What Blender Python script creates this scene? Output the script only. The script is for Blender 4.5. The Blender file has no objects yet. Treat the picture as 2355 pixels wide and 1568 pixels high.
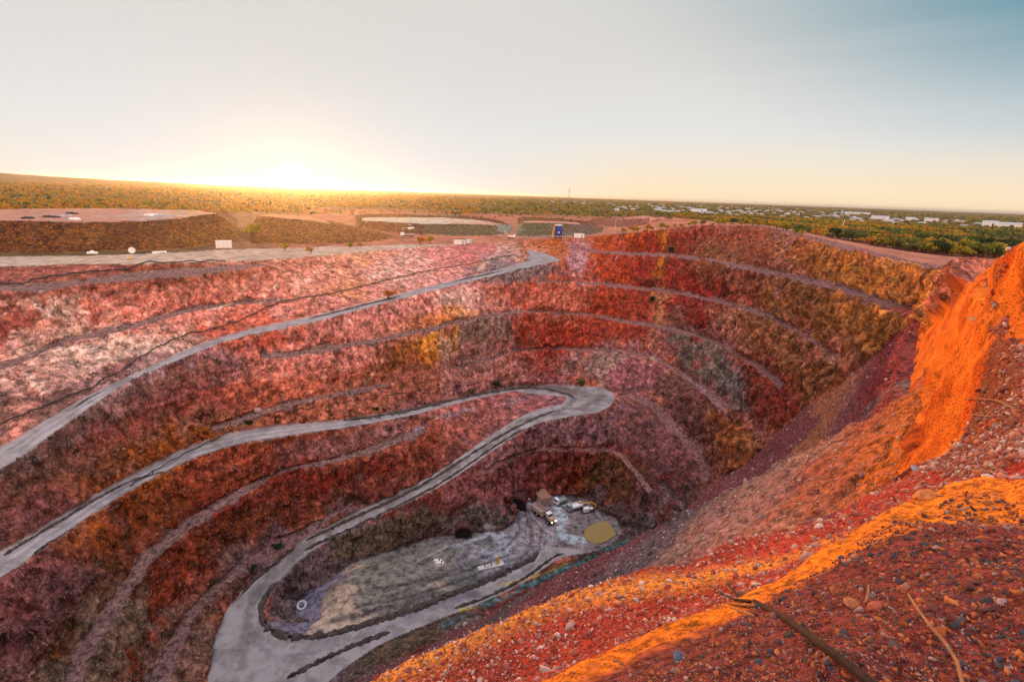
import bpy, math, random
import numpy as np
from mathutils import Matrix, Vector
from mathutils.geometry import delaunay_2d_cdt
scene = bpy.context.scene
random.seed(7); RNG = np.random.default_rng(7)
# ------------------------------------------------------------------ camera
W, H, F = 2354., 1568., 1150.
ROLL = math.atan2(85, 2354)
PITCH = math.atan((784 - 447.5) * math.cos(ROLL) / F)
CV = np.array([0, math.cos(PITCH), -math.sin(PITCH)])
_r = np.array([1., 0, 0]); _u = np.cross(_r, CV)
CR = _r * math.cos(ROLL) + _u * math.sin(ROLL)
CU = -_r * math.sin(ROLL) + _u * math.cos(ROLL)
cam = bpy.data.cameras.new('camera'); camo = bpy.data.objects.new('camera', cam)
scene.collection.objects.link(camo); scene.camera = camo
cam.sensor_width = 36; cam.lens = F / W * 36; cam.clip_start = 0.05; cam.clip_end = 200000
m = Matrix.Identity(4)
for i in range(3):
    m[i][0] = CR[i]; m[i][1] = CU[i]; m[i][2] = -CV[i]
camo.matrix_world = m
# ------------------------------------------------------------------ light
SUN_AZ, SUN_EL = math.radians(-23.1), math.radians(1.15)
SKY_STRENGTH, SUN_STRENGTH, EXPOSURE, HAZE, BACK_FILL, ZENITH_FILL = 1.0, 5.0, 0.0, 0.000045, (3.9, 2.15, 1.4), (1.75, 1.75, 2.0)
world = bpy.data.worlds.new('World'); scene.world = world; world.use_nodes = True
wn = world.node_tree; wn.nodes.clear()
def _n(t, **k):
    n = wn.nodes.new(t)
    for a, b in k.items(): setattr(n, a, b)
    return n
def _m(op, a, b=None, c=None, clamp=False):
    n = _n('ShaderNodeMath', operation=op, use_clamp=clamp)
    for i, v in enumerate((a, b, c)):
        if v is None: continue
        if isinstance(v, (int, float)): n.inputs[i].default_value = v
        else: wn.links.new(v, n.inputs[i])
    return n.outputs[0]
def _mix(f, a, b, mode='MIX'):
    n = _n('ShaderNodeMixRGB', blend_type=mode)
    for i, v in enumerate((f, a, b)):
        if isinstance(v, (int, float)): n.inputs[i].default_value = v
        elif isinstance(v, tuple): n.inputs[i].default_value = (*v, 1)
        else: wn.links.new(v, n.inputs[i])
    return n.outputs[0]
def _ss(x, a, b):
    n = _n('ShaderNodeMapRange', interpolation_type='SMOOTHSTEP'); wn.links.new(x, n.inputs[0]); n.inputs[1].default_value = a; n.inputs[2].default_value = b
    return n.outputs[0]
sky = _n('ShaderNodeTexSky', sky_type='NISHITA', sun_disc=False)
sky.sun_elevation = SUN_EL; sky.sun_rotation = SUN_AZ; sky.altitude = 250
sky.air_density = 1.0; sky.dust_density = 0.6; sky.ozone_density = 1.5
geo = _n('ShaderNodeTexCoord'); sep = _n('ShaderNodeSeparateXYZ'); wn.links.new(geo.outputs['Generated'], sep.inputs[0])
dt = _n('ShaderNodeVectorMath', operation='DOT_PRODUCT'); wn.links.new(geo.outputs['Generated'], dt.inputs[0])
dt.inputs[1].default_value = (math.sin(SUN_AZ) * math.cos(.01), math.cos(SUN_AZ) * math.cos(.01), .01)
zc, cs = sep.outputs[2], dt.outputs['Value']
# thin high veil: pale towards the sun, blue away from it and high up
blue = _ss(_m('SUBTRACT', _m('MULTIPLY', zc, .85), cs), -.66, -.10)
base = _mix(blue, (.77, .745, .71), (.13, .33, .43))
base = _mix(_m('MULTIPLY', _ss(zc, .28, .0), .75), base, (.93, .94, .93))
warm = _m('MULTIPLY', _ss(zc, .13, -.01), _ss(cs, 1.0, .80)); base = _mix(_m('MULTIPLY', warm, .9), base, (1.12, .86, .52))
streak = _n('ShaderNodeTexNoise'); streak.inputs['Scale'].default_value = 3.5; streak.inputs['Detail'].default_value = 5
mpn = _n('ShaderNodeMapping'); mpn.inputs['Scale'].default_value = (.6, .6, 14); wn.links.new(geo.outputs['Generated'], mpn.inputs[0]); wn.links.new(mpn.outputs[0], streak.inputs['Vector'])
base = _mix(_m('MULTIPLY', _ss(streak.outputs[0], .45, .75), .10), base, (.86, .84, .82))
# unseen sky behind and above the viewer, brightened as added fill light
back = _ss(_m('SUBTRACT', _m('MULTIPLY', zc, .9), cs), -.1, .6); base = _mix(back, base, _mix(_ss(zc, .05, .75), BACK_FILL, ZENITH_FILL))
glow = _m('MULTIPLY', _m('POWER', _m('MAXIMUM', cs, 0), 9000), 14); g2 = _m('MULTIPLY', _m('POWER', _m('MAXIMUM', cs, 0), 400), .06)
gm = _n('ShaderNodeVectorMath', operation='SCALE'); gm.inputs[0].default_value = (1, .80, .45); wn.links.new(_m('ADD', glow, g2), gm.inputs['Scale'])
nish = _mix(1, sky.outputs[0], (.03, .03, .03), 'MULTIPLY'); base = _mix(1, base, gm.outputs[0], 'ADD')
base = _mix(.06, base, nish)
bg = wn.nodes.new('ShaderNodeBackground'); bg.inputs[1].default_value = SKY_STRENGTH
wo = wn.nodes.new('ShaderNodeOutputWorld')
wn.links.new(base, bg.inputs[0]); wn.links.new(bg.outputs[0], wo.inputs[0])
sd = bpy.data.lights.new('sun', 'SUN'); sd.energy = SUN_STRENGTH; sd.angle = math.radians(0.5); sd.color = (1, .50, .17)
so = bpy.data.objects.new('sun', sd); scene.collection.objects.link(so)
sdir = Vector((math.sin(SUN_AZ) * math.cos(SUN_EL), math.cos(SUN_AZ) * math.cos(SUN_EL), math.sin(SUN_EL)))
so.rotation_euler = sdir.to_track_quat('Z', 'Y').to_euler(); so.location = (0, 0, 50)
scene.view_settings.view_transform = 'Standard'; scene.view_settings.look = 'None'
scene.view_settings.gamma = 1; scene.view_settings.exposure = EXPOSURE; scene.view_settings.use_curve_mapping = False

# ------------------------------------------------------------------ helpers
def ray(px, py):
    v = CV * F + CR * (px - W / 2) + CU * (H / 2 - py); return v / np.linalg.norm(v)
def pt(px, py, val):
    """point seen at (px,py): val<0 is its height, val>0 its horizontal distance"""
    v = ray(px, py); h = math.hypot(v[0], v[1])
    if val < 0: t = val / v[2] if v[2] < -1e-6 else 1e5
    else: t = val / h
    return v * t
def col3(c): return (c[0], c[1], c[2], 1)
def catmull(P, n):
    P = np.array(P, float); out = []
    Q = np.vstack([2 * P[0] - P[1], P, 2 * P[-1] - P[-2]])
    for i in range(1, len(Q) - 2):
        p0, p1, p2, p3 = Q[i - 1:i + 3]
        L = np.hypot(*(p2 - p1)[:2]); k = max(1, int(L / n))
        for j in range(k):
            t = j / k
            q = .5 * ((2 * p1) + (-p0 + p2) * t + (2 * p0 - 5 * p1 + 4 * p2 - p3) * t * t + (-p0 + 3 * p1 - 3 * p2 + p3) * t ** 3)
            q[2] = p1[2] * (1 - t) + p2[2] * t
            out.append(q)
    out.append(P[-1]); return np.array(out)
def hash3(i, j, k, s):
    n = (i.astype(np.int64) * 374761393 + j.astype(np.int64) * 668265263 + k.astype(np.int64) * 2147483647 % 1000003 * 7919 + s * 1013904223) & 0xffffffff
    n = ((n ^ (n >> 13)) * 1274126177) & 0xffffffff
    n = ((n ^ (n >> 16)) * 2246822519) & 0xffffffff
    return ((n ^ (n >> 15)) & 0xffffff).astype(np.float32) / 16777215.
def noise3(P, scale=(1, 1, 1), s=0):
    x = P[:, 0] / scale[0]; y = P[:, 1] / scale[1]; z = P[:, 2] / scale[2]
    xi = np.floor(x); yi = np.floor(y); zi = np.floor(z)
    fx = x - xi; fy = y - yi; fz = z - zi
    fx = fx * fx * (3 - 2 * fx); fy = fy * fy * (3 - 2 * fy); fz = fz * fz * (3 - 2 * fz)
    xi = xi.astype(np.int64); yi = yi.astype(np.int64); zi = zi.astype(np.int64)
    r = 0
    for a in (0, 1):
        wa = fx if a else 1 - fx
        for b in (0, 1):
            wb = wa * (fy if b else 1 - fy)
            for c in (0, 1):
                r = r + wb * (fz if c else 1 - fz) * hash3(xi + a, yi + b, zi + c, s)
    return (r * 2 - 1).astype(np.float32)
def fbm(P, sc, octv=4, s=0, gain=.55):
    a = 1; r = 0; t = 0; sc = np.array(sc if hasattr(sc, '__len__') else (sc,) * 3, float)
    for o in range(octv):
        r = r + a * noise3(P, sc, s + o * 17); t += a; a *= gain; sc = sc / 2.03
    return r / t
def ridge(P, sc, octv=3, s=0):
    a = 1; r = 0; t = 0; sc = np.array(sc if hasattr(sc, '__len__') else (sc,) * 3, float)
    for o in range(octv):
        r = r + a * (1 - 2 * np.abs(noise3(P, sc, s + o * 13))); t += a; a *= .5; sc = sc / 2.1
    return r / t
def inpoly(x, y, poly):
    poly = np.asarray(poly); ins = np.zeros(len(x), bool)
    x0, y0 = poly[:, :2].min(0); x1, y1 = poly[:, :2].max(0)
    idx = np.nonzero((x >= x0) & (x <= x1) & (y >= y0) & (y <= y1))[0]
    if not len(idx): return ins
    X = x[idx]; Y = y[idx]; r = np.zeros(len(idx), bool); j = len(poly) - 1
    for i in range(len(poly)):
        xi, yi = poly[i][:2]; xj, yj = poly[j][:2]
        if yi != yj:
            c = ((yi > Y) != (yj > Y)) & (X < (xj - xi) * (Y - yi) / (yj - yi) + xi)
            r ^= c
        j = i
    ins[idx] = r; return ins

# ------------------------------------------------------------------ terrain break lines: (px, py, height<0 | distance>0)
CURVES = {}
def C(name, pts, step=14): CURVES[name] = catmull(pts, step)
#  upper plain, left side road and rim
C('plain_road_far', [(-400, 598, -27), (-200, 594, -27), (0, 590, -27), (250, 587, -27), (470, 577, -27), (620, 572, -27)], 30)
C('rim_left', [(-400, 612, -27), (0, 613, -27), (150, 608, -27.2), (330, 606, -27.5), (600, 598, -27.5), (900, 575, -27.5), (1060, 562, -27.3), (1186, 556, -27)], 20)
C('upper_bench_in', [(-400, 668, -31), (0, 656, -30.7), (80, 653, -30.6), (200, 640, -30.4), (330, 624, -30), (450, 616, -29.3), (600, 607, -28.6)], 20)
C('upper_bench_out', [(-400, 690, -31.3), (0, 672, -31), (100, 672, -31), (180, 655, -30.8), (280, 648, -30.6), (380, 640, -30.2), (500, 626, -29.6), (620, 611, -29)], 20)
C('l1_in', [(-400, 900, -46), (0, 832, -45), (150, 778, -43.5), (300, 744, -41.4), (420, 712, -39.8), (560, 693, -40), (700, 688, -39)], 20)
C('l1_out', [(-400, 930, -46.3), (0, 850, -45.3), (150, 791, -43.8), (300, 758, -41.7), (420, 722, -40.1), (560, 698, -40.3)], 20)
C('road1_up', [(-400, 1150, -60), (-200, 1098, -58), (0, 1027, -56), (99, 970, -54), (210, 906, -52), (330, 850, -50), (450, 795, -48), (570, 758, -46), (706, 729, -43.5), (838, 697, -41), (938, 671, -39), (1088, 634, -36), (1160, 617, -34.3), (1204, 604, -33.3)], 16)
C('road1_lo', [(-400, 1240, -60), (-200, 1155, -58), (0, 1078, -56), (120, 997, -54), (270, 893, -51.3), (390, 836, -49), (540, 779, -46.6), (706, 744, -43.8), (838, 709, -41.2), (988, 670, -38.2), (1118, 638, -35.3), (1200, 619, -33.8), (1292, 601, -33)], 16)
C('pad_back', [(1204, 604, -33.3), (1197, 577, -32.7), (1243, 581, -32.8), (1283, 594, -32.9), (1292, 601, -33)], 16)
C('nose', [(1186, 556, -27), (1204, 604, -33.3)], 12)
#  rim on the right
C('rim_right', [(1186, 556, -27), (1230, 551, -27), (1293, 549, -26), (1343, 545, -24.4), (1418, 538, -21.8), (1468, 533, -19.6), (1543, 525, -17), (1618, 518, -14.4), (1707, 519, -13), (1762, 523, -13.6), (1844, 545, -15), (1927, 571, -16.3), (2009, 591, -17), (2092, 609, -16.4), (2147, 618, -15), (2229, 621, -13), (2330, 618, -11)], 16)
C('track_right', [(1740, 517.5, -13.4), (1809, 530, -15), (1927, 558, -16.8), (2037, 585, -17.4), (2119, 605, -16.6), (2200, 612, -14.2)], 16)
C('toe_outside', [(1640, 512, -24), (1707, 513, -24), (1809, 526, -24), (1927, 552, -25), (2037, 572, -26), (2119, 586, -26), (2229, 594, -26), (2400, 600, -26)], 20)
C('a_in', [(1313, 565, -29.4), (1368, 575, -30.6), (1443, 581, -31.6), (1543, 584, -32), (1643, 598, -31.7), (1789, 624, -30.6), (1872, 642, -28.6), (1954, 663, -27.2), (2037, 688, -26), (2119, 714, -25.3)], 16)
C('a_out', [(1313, 569, -29.6), (1368, 580, -30.9), (1443, 587, -31.8), (1543, 590, -32.2), (1643, 606, -32), (1789, 636, -31), (1872, 655, -29.1), (1954, 678, -27.7), (2037, 705, -26.6), (2092, 724, -26)], 16)
C('b_in', [(1213, 645, -38.6), (1293, 647, -42), (1368, 650, -44.6), (1443, 657, -47), (1543, 667, -48.8), (1618, 681, -48.2), (1707, 702, -46.2), (1762, 720, -45.6), (1844, 762, -45), (1910, 806, -45), (1950, 834, -45)], 16)
C('b_out', [(1213, 649, -38.9), (1293, 652, -42.3), (1368, 656, -44.9), (1443, 664, -47.3), (1543, 674, -49.1), (1618, 689, -48.5), (1707, 712, -46.6), (1762, 731, -46), (1844, 774, -45.4), (1900, 817, -45.4), (1932, 845, -45.5)], 16)
C('c_in', [(600, 812, -52.2), (647, 813, -52.4), (767, 793, -51.6), (887, 775, -50.9), (1007, 748, -50.2), (1097, 730, -49.6), (1187, 715, -49.6), (1270, 718, -52.6), (1353, 721, -56.8), (1415, 732, -59.6), (1505, 745, -61.6), (1565, 758, -61.8), (1640, 780, -61), (1700, 812, -60.6), (1750, 842, -60), (1815, 886, -60)], 16)
C('c_out', [(600, 824, -52.5), (647, 824, -52.7), (767, 803, -51.9), (887, 784, -51.25), (1007, 756, -50.55), (1097, 736, -49.95), (1187, 720, -49.95), (1270, 723, -52.95), (1353, 727, -57.15), (1415, 739, -59.95), (1505, 753, -61.95), (1565, 768, -62.15), (1640, 791, -61.35), (1700, 824, -60.95), (1745, 853, -60.35), (1790, 892, -60.35)], 16)
C('d_in', [(1037, 843, -66.5), (1127, 822, -66.6), (1217, 801, -66.8), (1353, 801, -68), (1440, 806, -70.5), (1510, 822, -72.5), (1565, 852, -73.8), (1625, 891, -74), (1680, 932, -74)], 16)
C('d_out', [(1037, 848, -66.9), (1127, 827, -67), (1217, 806, -67.2), (1353, 807, -68.4), (1440, 813, -71), (1510, 831, -73), (1560, 862, -74.3), (1612, 903, -74.6), (1660, 945, -75)], 16)
C('e2_in', [(480, 982, -68.5), (560, 955, -66.6), (647, 929, -64.6), (740, 909, -63.7), (827, 891, -64.2), (900, 880, -65.6)], 16)
C('e2_out', [(480, 992, -68.8), (560, 965, -66.9), (647, 939, -64.9), (740, 919, -64), (827, 900, -64.5), (890, 887, -65.8)], 16)
#  second ramp, hairpin, third ramp
C('road2_up', [(-400, 1430, -65), (-200, 1365, -66.3), (0, 1268, -68), (130, 1190, -69), (260, 1112, -70), (390, 1046, -70.6), (500, 1003, -70.3), (620, 981, -69.3), (800, 963, -70.6), (940, 940, -74), (1060, 913, -76.6), (1150, 894, -78.3), (1240, 885, -79.4), (1320, 888, -80), (1375, 891, -80), (1408, 902, -80.2)], 16)
C('road2_lo', [(-400, 1530, -65.5), (-200, 1435, -66.7), (0, 1328, -68.4), (130, 1238, -69.3), (260, 1150, -70.2), (400, 1074, -70.9), (520, 1028, -70.7), (647, 1003, -69.8), (800, 982, -71), (940, 956, -74.3), (1060, 925, -76.9), (1160, 903, -78.7), (1235, 895, -79.7), (1290, 901, -80.4), (1305, 914, -81), (1292, 929, -81.3), (1240, 940, -81.8), (1190, 962, -82.8), (1130, 1000, -84.8), (1060, 1048, -87.6), (980, 1100, -91), (880, 1148, -93.5), (780, 1196, -95.8), (700, 1240, -97.8), (650, 1283, -99), (590, 1325, -100.2), (534, 1382, -101.2), (495, 1450, -102), (478, 1553, -102.4), (470, 1650, -102.5)], 14)
C('road3_lo', [(1408, 902, -80.3), (1414, 915, -80.6), (1404, 932, -81.1), (1372, 948, -81.6), (1300, 960, -82), (1225, 978, -83.2), (1150, 1025, -86), (1080, 1074, -89), (1000, 1124, -92.3), (900, 1172, -95.2), (800, 1220, -97.5), (706, 1274, -99.8), (648, 1326, -101.2), (614, 1372, -102.2), (604, 1400, -102.5), (606, 1425, -102.7), (619, 1448, -102.9), (680, 1465, -103), (772, 1452, -103.3), (880, 1424, -103.8), (980, 1392, -104.4), (1047, 1364, -104.9), (1110, 1340, -105.4), (1169, 1315, -105.7), (1225, 1287, -106), (1250, 1255, -106)], 12)
C('windrow_out', [(645, 1600, -102.6), (700, 1545, -102.8), (780, 1505, -103.1), (864, 1468, -103.5), (986, 1424, -104.2), (1108, 1379, -105.1), (1200, 1333, -105.7), (1276, 1280, -106), (1310, 1268, -106), (1360, 1262, -106)], 14)
C('floor_road_out', [(700, 1640, -102.8), (760, 1566, -103.1), (864, 1488, -103.7), (1001, 1427, -104.4), (1108, 1386, -105.2), (1205, 1338, -105.8), (1284, 1286, -106.1), (1370, 1266, -106.2)], 14)
C('e_in', [(1432, 900, -80), (1505, 926, -82.2), (1552, 970, -85.3), (1600, 1015, -89), (1630, 1062, -93), (1636, 1100, -95.6)], 14)
C('e_out', [(1432, 904, -80.6), (1495, 940, -83), (1535, 985, -86.4), (1580, 1030, -90), (1608, 1070, -93.5), (1612, 1110, -96.3)], 14)
C('f_in', [(1097, 1092, -91), (1157, 1057, -89.8), (1200, 1040, -90.3), (1247, 1028, -91), (1313, 1032, -91), (1353, 1030, -91), (1410, 1035, -91.6), (1460, 1075, -94), (1500, 1125, -97)], 14)
C('f_out', [(1097, 1097, -91.4), (1157, 1062, -90.2), (1200, 1045, -90.7), (1247, 1033, -91.4), (1313, 1037, -91.4), (1353, 1036, -91.4), (1405, 1042, -92), (1450, 1082, -94.5), (1490, 1132, -97.6)], 14)
C('g_in', [(100, 1680, -87), (138, 1560, -86), (165, 1490, -85.5), (235, 1400, -85), (285, 1328, -84.8), (345, 1262, -84.4), (435, 1190, -83.2), (540, 1128, -81.4), (647, 1078, -79.3), (767, 1052, -78.6), (887, 1014, -77.8), (977, 978, -78.3)], 14)
C('g_out', [(150, 1680, -87.4), (190, 1560, -86.4), (210, 1495, -85.9), (270, 1412, -85.4), (312, 1340, -85.2), (370, 1275, -84.8), (455, 1204, -83.6), (555, 1142, -81.8), (650, 1089, -79.7), (770, 1064, -79), (890, 1030, -78.2), (980, 992, -78.9)], 14)
C('h_in', [(320, 1680, -98), (345, 1560, -97.3), (372, 1500, -97), (405, 1440, -96.8), (450, 1382, -96.6), (510, 1325, -96.4), (570, 1280, -96), (640, 1238, -95.4), (720, 1196, -94.4), (830, 1145, -92.6)], 14)
C('h_out', [(360, 1680, -98.3), (392, 1560, -97.7), (408, 1500, -97.5), (430, 1446, -97.2), (470, 1392, -97), (525, 1335, -96.8), (580, 1292, -96.4)], 14)
#  pit floor
C('toe', [(745, 1345, -107.3), (790, 1310, -106.2), (821, 1290, -105), (842, 1284, -105), (909, 1263, -105.3), (986, 1238, -105.7), (1077, 1225, -106), (1169, 1212, -106), (1171, 1158, -106), (1206, 1155, -106), (1250, 1142, -106), (1293, 1138, -106), (1345, 1146, -106), (1376, 1176, -106), (1418, 1195, -106.2), (1428, 1226, -106.4), (1405, 1250, -106.4)], 12)
C('pit_low', [(745, 1345, -107.3), (700, 1365, -109), (672, 1392, -108.6), (688, 1418, -107), (735, 1424, -105.2)], 12)
C('mound_edge', [(735, 1424, -103.9), (750, 1382, -103.2), (772, 1346, -102.8), (833, 1312, -103.4), (890, 1290, -104.2), (955, 1274, -105), (1040, 1262, -105.6)], 12)
#  valley between far walls and the near scree slope
C('valley', [(2113, 741, -26), (2045, 797, -35), (1970, 856, -45), (1900, 909, -54.2), (1840, 962, -64.5), (1785, 1010, -75), (1740, 1060, -83), (1690, 1092, -90), (1640, 1118, -97), (1598, 1158, -100), (1560, 1200, -103), (1520, 1245, -104.5), (1480, 1290, -105.3), (1440, 1320, -105.8), (1408, 1338, -106)], 14)
C('ledge_in', [(2122, 724, -25.4), (2109, 790, -25.5), (2097, 870, -25.4), (2092, 950, -25.2), (2086, 1030, -25), (2075, 1075, -24.8)], 14)
C('ledge_out', [(2106, 742, -26.2), (2080, 800, -26.4), (2062, 870, -26.2), (2046, 950, -26), (2032, 1030, -25.8), (2012, 1085, -25.6)], 14)
C('scree_low', [(760, 1620, -98), (830, 1560, -97.5), (900, 1527, -97), (1000, 1490, -97), (1100, 1447, -97), (1180, 1410, -98), (1260, 1378, -99.5), (1330, 1352, -101), (1395, 1342, -103)], 14)
C('scree_edge', [(2008, 1118, 60), (1900, 1185, 68), (1750, 1230, 77), (1600, 1285, 90), (1480, 1322, 101), (1412, 1338, 112)], 14)
C('rib1', [(2015, 905, -30), (1930, 1000, -41), (1850, 1085, -52), (1740, 1180, -65), (1640, 1250, -77)], 14)
C('rib2', [(1960, 930, -40), (1850, 1030, -58), (1770, 1110, -72), (1660, 1190, -84), (1560, 1265, -93)], 14)
#  near ground
C('crest1', [(900, 1760, 1.35), (1240, 1568, 1.9), (1450, 1470, 2.35), (1700, 1370, 2.9), (1900, 1260, 3.7), (2120, 1130, 4.9), (2230, 1096, 5.3), (2300, 1090, 5.3), (2400, 1112, 4.9), (2560, 1190, 4.3)], 14)
C('crest1_near', [(1250, 1760, 1.32), (1420, 1625, 1.60), (1560, 1545, 1.82), (1760, 1468, 2.08), (1960, 1372, 2.52), (2120, 1278, 3.02), (2240, 1218, 3.38), (2340, 1216, 3.4), (2480, 1290, 3.1)], 14)
C('near_a', [(1500, 1760, 1.36), (1750, 1600, 1.72), (1950, 1500, 1.95), (2150, 1395, 2.3), (2354, 1330, 2.55), (2560, 1350, 2.45)], 20)
C('near_b', [(2000, 1700, 1.7), (2200, 1560, 1.95), (2354, 1500, 2.1), (2600, 1470, 2.2)], 20)
C('crest2', [(620, 1700, 5.0), (850, 1568, 5.6), (960, 1510, 5.9), (1100, 1452, 6.2), (1220, 1402, 6.5), (1350, 1352, 6.8), (1500, 1308, 7.3), (1600, 1290, 7.8), (1700, 1243, 8.3), (1800, 1212, 8.9), (1900, 1188, 9.6), (2040, 1110, 12.2), (2110, 1060, 13), (2180, 1008, 14.2), (2235, 950, 16.5), (2256, 860, 22.5), (2252, 770, 29), (2258, 710, 35), (2266, 655, 43), (2292, 621, 58), (2380, 622, 50)], 12)
C('face_mid', [(2150, 1010, 27), (2163, 960, 31), (2165, 870, 45), (2180, 780, 56), (2212, 705, 64), (2236, 660, 76), (2232, 624, 105)], 14)
C('hollow', [(2330, 1040, 8.3), (2345, 950, 11.8), (2340, 850, 16.2), (2315, 770, 21), (2292, 710, 26.5), (2280, 668, 33)], 14)
C('knoll', [(2290, 655, 31.5), (2318, 603, 30), (2354, 585, 28), (2430, 560, 26), (2600, 520, 25)], 14)
C('knoll_low', [(2305, 690, 27), (2340, 750, 21.5), (2390, 820, 17), (2480, 900, 13)], 14)
C('mid_red', [(900, 1640, 4.75), (1250, 1545, 4.9), (1450, 1450, 5.3), (1700, 1345, 6.0), (1900, 1238, 7.2), (2080, 1140, 8.7), (2200, 1085, 9.2), (2300, 1074, 8.1)], 16)
# points given in plan
PLAN = {}
def offset_behind(name, src, dr, dz):
    P = np.array([pt(*q) for q in CURVES[src]]); d = np.hypot(P[:, 0], P[:, 1])
    u = P[:, :2] / d[:, None]; dr = np.broadcast_to(dr, d.shape) if np.isscalar(dr) else np.interp(np.linspace(0, 1, len(d)), np.linspace(0, 1, len(dr)), dr)
    dz = np.interp(np.linspace(0, 1, len(d)), np.linspace(0, 1, len(dz)), dz)
    PLAN[name] = np.column_stack([P[:, :2] + u * dr[:, None], P[:, 2] + dz])
offset_behind('behind_crest1', 'crest1', .75, [-.95, -.9, -.8, -.6, -.45])
PLAN['behind_crest2'] = np.array([pt(a, b, c) + np.array([0, 0, d]) for a, b, c, d in [(560, 1700, 13, -4), (850, 1560, 14, -6), (1100, 1445, 15, -7), (1300, 1368, 16, -7), (1500, 1300, 17, -7), (1700, 1236, 18, -6), (1900, 1180, 19, -5), (2000, 1134, 20, -4.5), (2055, 1098, 22, -4), (2095, 1060, 24, -3), (2126, 1034, 25, -1.5)]])
def hidden(name, pts, n=8):
    P = [pt(*p) for p in pts]; out = []
    for a, b in zip(P[:-1], P[1:]):
        k = max(1, int(np.linalg.norm(b - a) / n))
        out += [a + (b - a) * j / k for j in range(k)]
    PLAN[name] = np.array(out + [P[-1]])
# spoil dumps and ground behind the pit (px,py,value) as closed outlines: toe and top
def ringc(name, pts, step=20): CURVES[name] = catmull(pts + [pts[0]], step)
ringc('dump1_top', [(-200, 507, 285), (0, 508, 278), (250, 511, 278), (380, 505, 285), (450, 497, 300), (500, 490, 330), (430, 484, 380), (250, 480, 420), (0, 482, 440), (-250, 484, 430)])
ringc('dump1_toe', [(-250, 580, -27), (0, 580.5, -27), (150, 581, -27), (300, 577, -27), (420, 573, -27), (500, 562, -27), (545, 555, -27), (560, 535, -27), (545, 507, -27), (520, 487, -27), (300, 472, -27), (0, 468, -27), (-330, 474, -27)])
ringc('dump2_top', [(590, 497, 330), (640, 500, 325), (720, 508, 322), (760, 515, 318), (750, 507, 345), (700, 497, 370), (620, 492, 370)])
ringc('dump2_toe', [(575, 560, -27), (640, 562, -27), (760, 561, -27), (880, 553, -27), (915, 547, -27), (880, 536, -27), (800, 522, -27), (720, 502, -27), (600, 494, -27), (580, 515, -27)])
ringc('mesa_top', [(832, 508, 402), (900, 511, 385), (1000, 515, 375), (1090, 516, 372), (1130, 519, 372), (1150, 517, 385), (1120, 509, 430), (1050, 502, 470), (900, 500, 480), (832, 500, 470)])
ringc('mesa_toe', [(818, 523, -27.3), (900, 536, -27.3), (1010, 541, -27.3), (1110, 543, -27.2), (1168, 539, -27.2), (1180, 524, -27.3), (1150, 508, -27.3), (1060, 495, -27.3), (900, 493, -27.3), (815, 496, -27.3)])
ringc('tail_top', [(1205, 513, 400), (1260, 513, 395), (1300, 514, 392), (1335, 517, 392), (1325, 511, 440), (1240, 508, 450), (1205, 509, 440)])
ringc('tail_toe', [(1188, 542, -27), (1260, 544, -26.6), (1330, 542, -25.2), (1380, 536.5, -24.5), (1388, 526, -25.8), (1350, 510, -27), (1250, 501, -27), (1190, 502.5, -27)])
ringc('redhill_top', [(1400, 508, 560), (1450, 503, 560), (1530, 503, 560), (1570, 505.5, 560), (1545, 500, 620), (1470, 497, 640)])
ringc('redhill_toe', [(1350, 517, -27), (1430, 523, -26), (1510, 516, -26), (1590, 511, -26), (1640, 507, -27), (1560, 497.5, -27), (1450, 496, -27), (1385, 501, -27)])
hidden('far', [(-700, 470, 1400), (-300, 470, 1400)], 60)
def arc(name, r, z, a0, a1, st):
    aa = np.radians(np.arange(a0, a1 + .1, st)); PLAN[name] = np.column_stack([r * np.sin(aa), r * np.cos(aa), np.full(len(aa), z)])
arc('near_ring', .9, -1.72, 0, 359.9, 20)
arc('back5', 5, -1.5, 75, 250, 15)
arc('left3', 2.6, -4.2, 262, 322, 12); arc('left7', 7.5, -10.5, 262, 322, 10); arc('left22', 22, -29, 265, 325, 8)
arc('back30', 30, -6, 75, 250, 10)
arc('back90', 90, -20, 80, 255, 10); arc('left140', 150, -50, 262, 292, 5)
arc('left60', 62, -78, 275, 322, 4)
arc('plain800', 1300, -27, 0, 359.9, 8); arc('plain3k', 3000, -28, 0, 359.9, 8)
PLAN['town_rise'] = np.array([[700, 900, -27.], [900, 700, -28]])
arc('plain15k', 15000, -32, 0, 359.9, 10); arc('plain30k', 30000, -42, 0, 359.9, 10)
PLAN['camera_spot'] = np.array([[0, 0, -1.7]])
hillp = []
for a_, h_ in ((-49, 14), (-47, 20), (-45, 22), (-43.5, 14), (-41, 8), (-38, 2), (-34, -3), (-30, -12)):
    hillp.append([5000 * math.sin(math.radians(a_)), 5000 * math.cos(math.radians(a_)), h_])
PLAN['far_hills'] = np.array(hillp)
hillp2 = [[a[0] * .85, a[1] * .85, -29] for a in hillp]; PLAN['far_hills_toe'] = np.array(hillp2)

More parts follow.
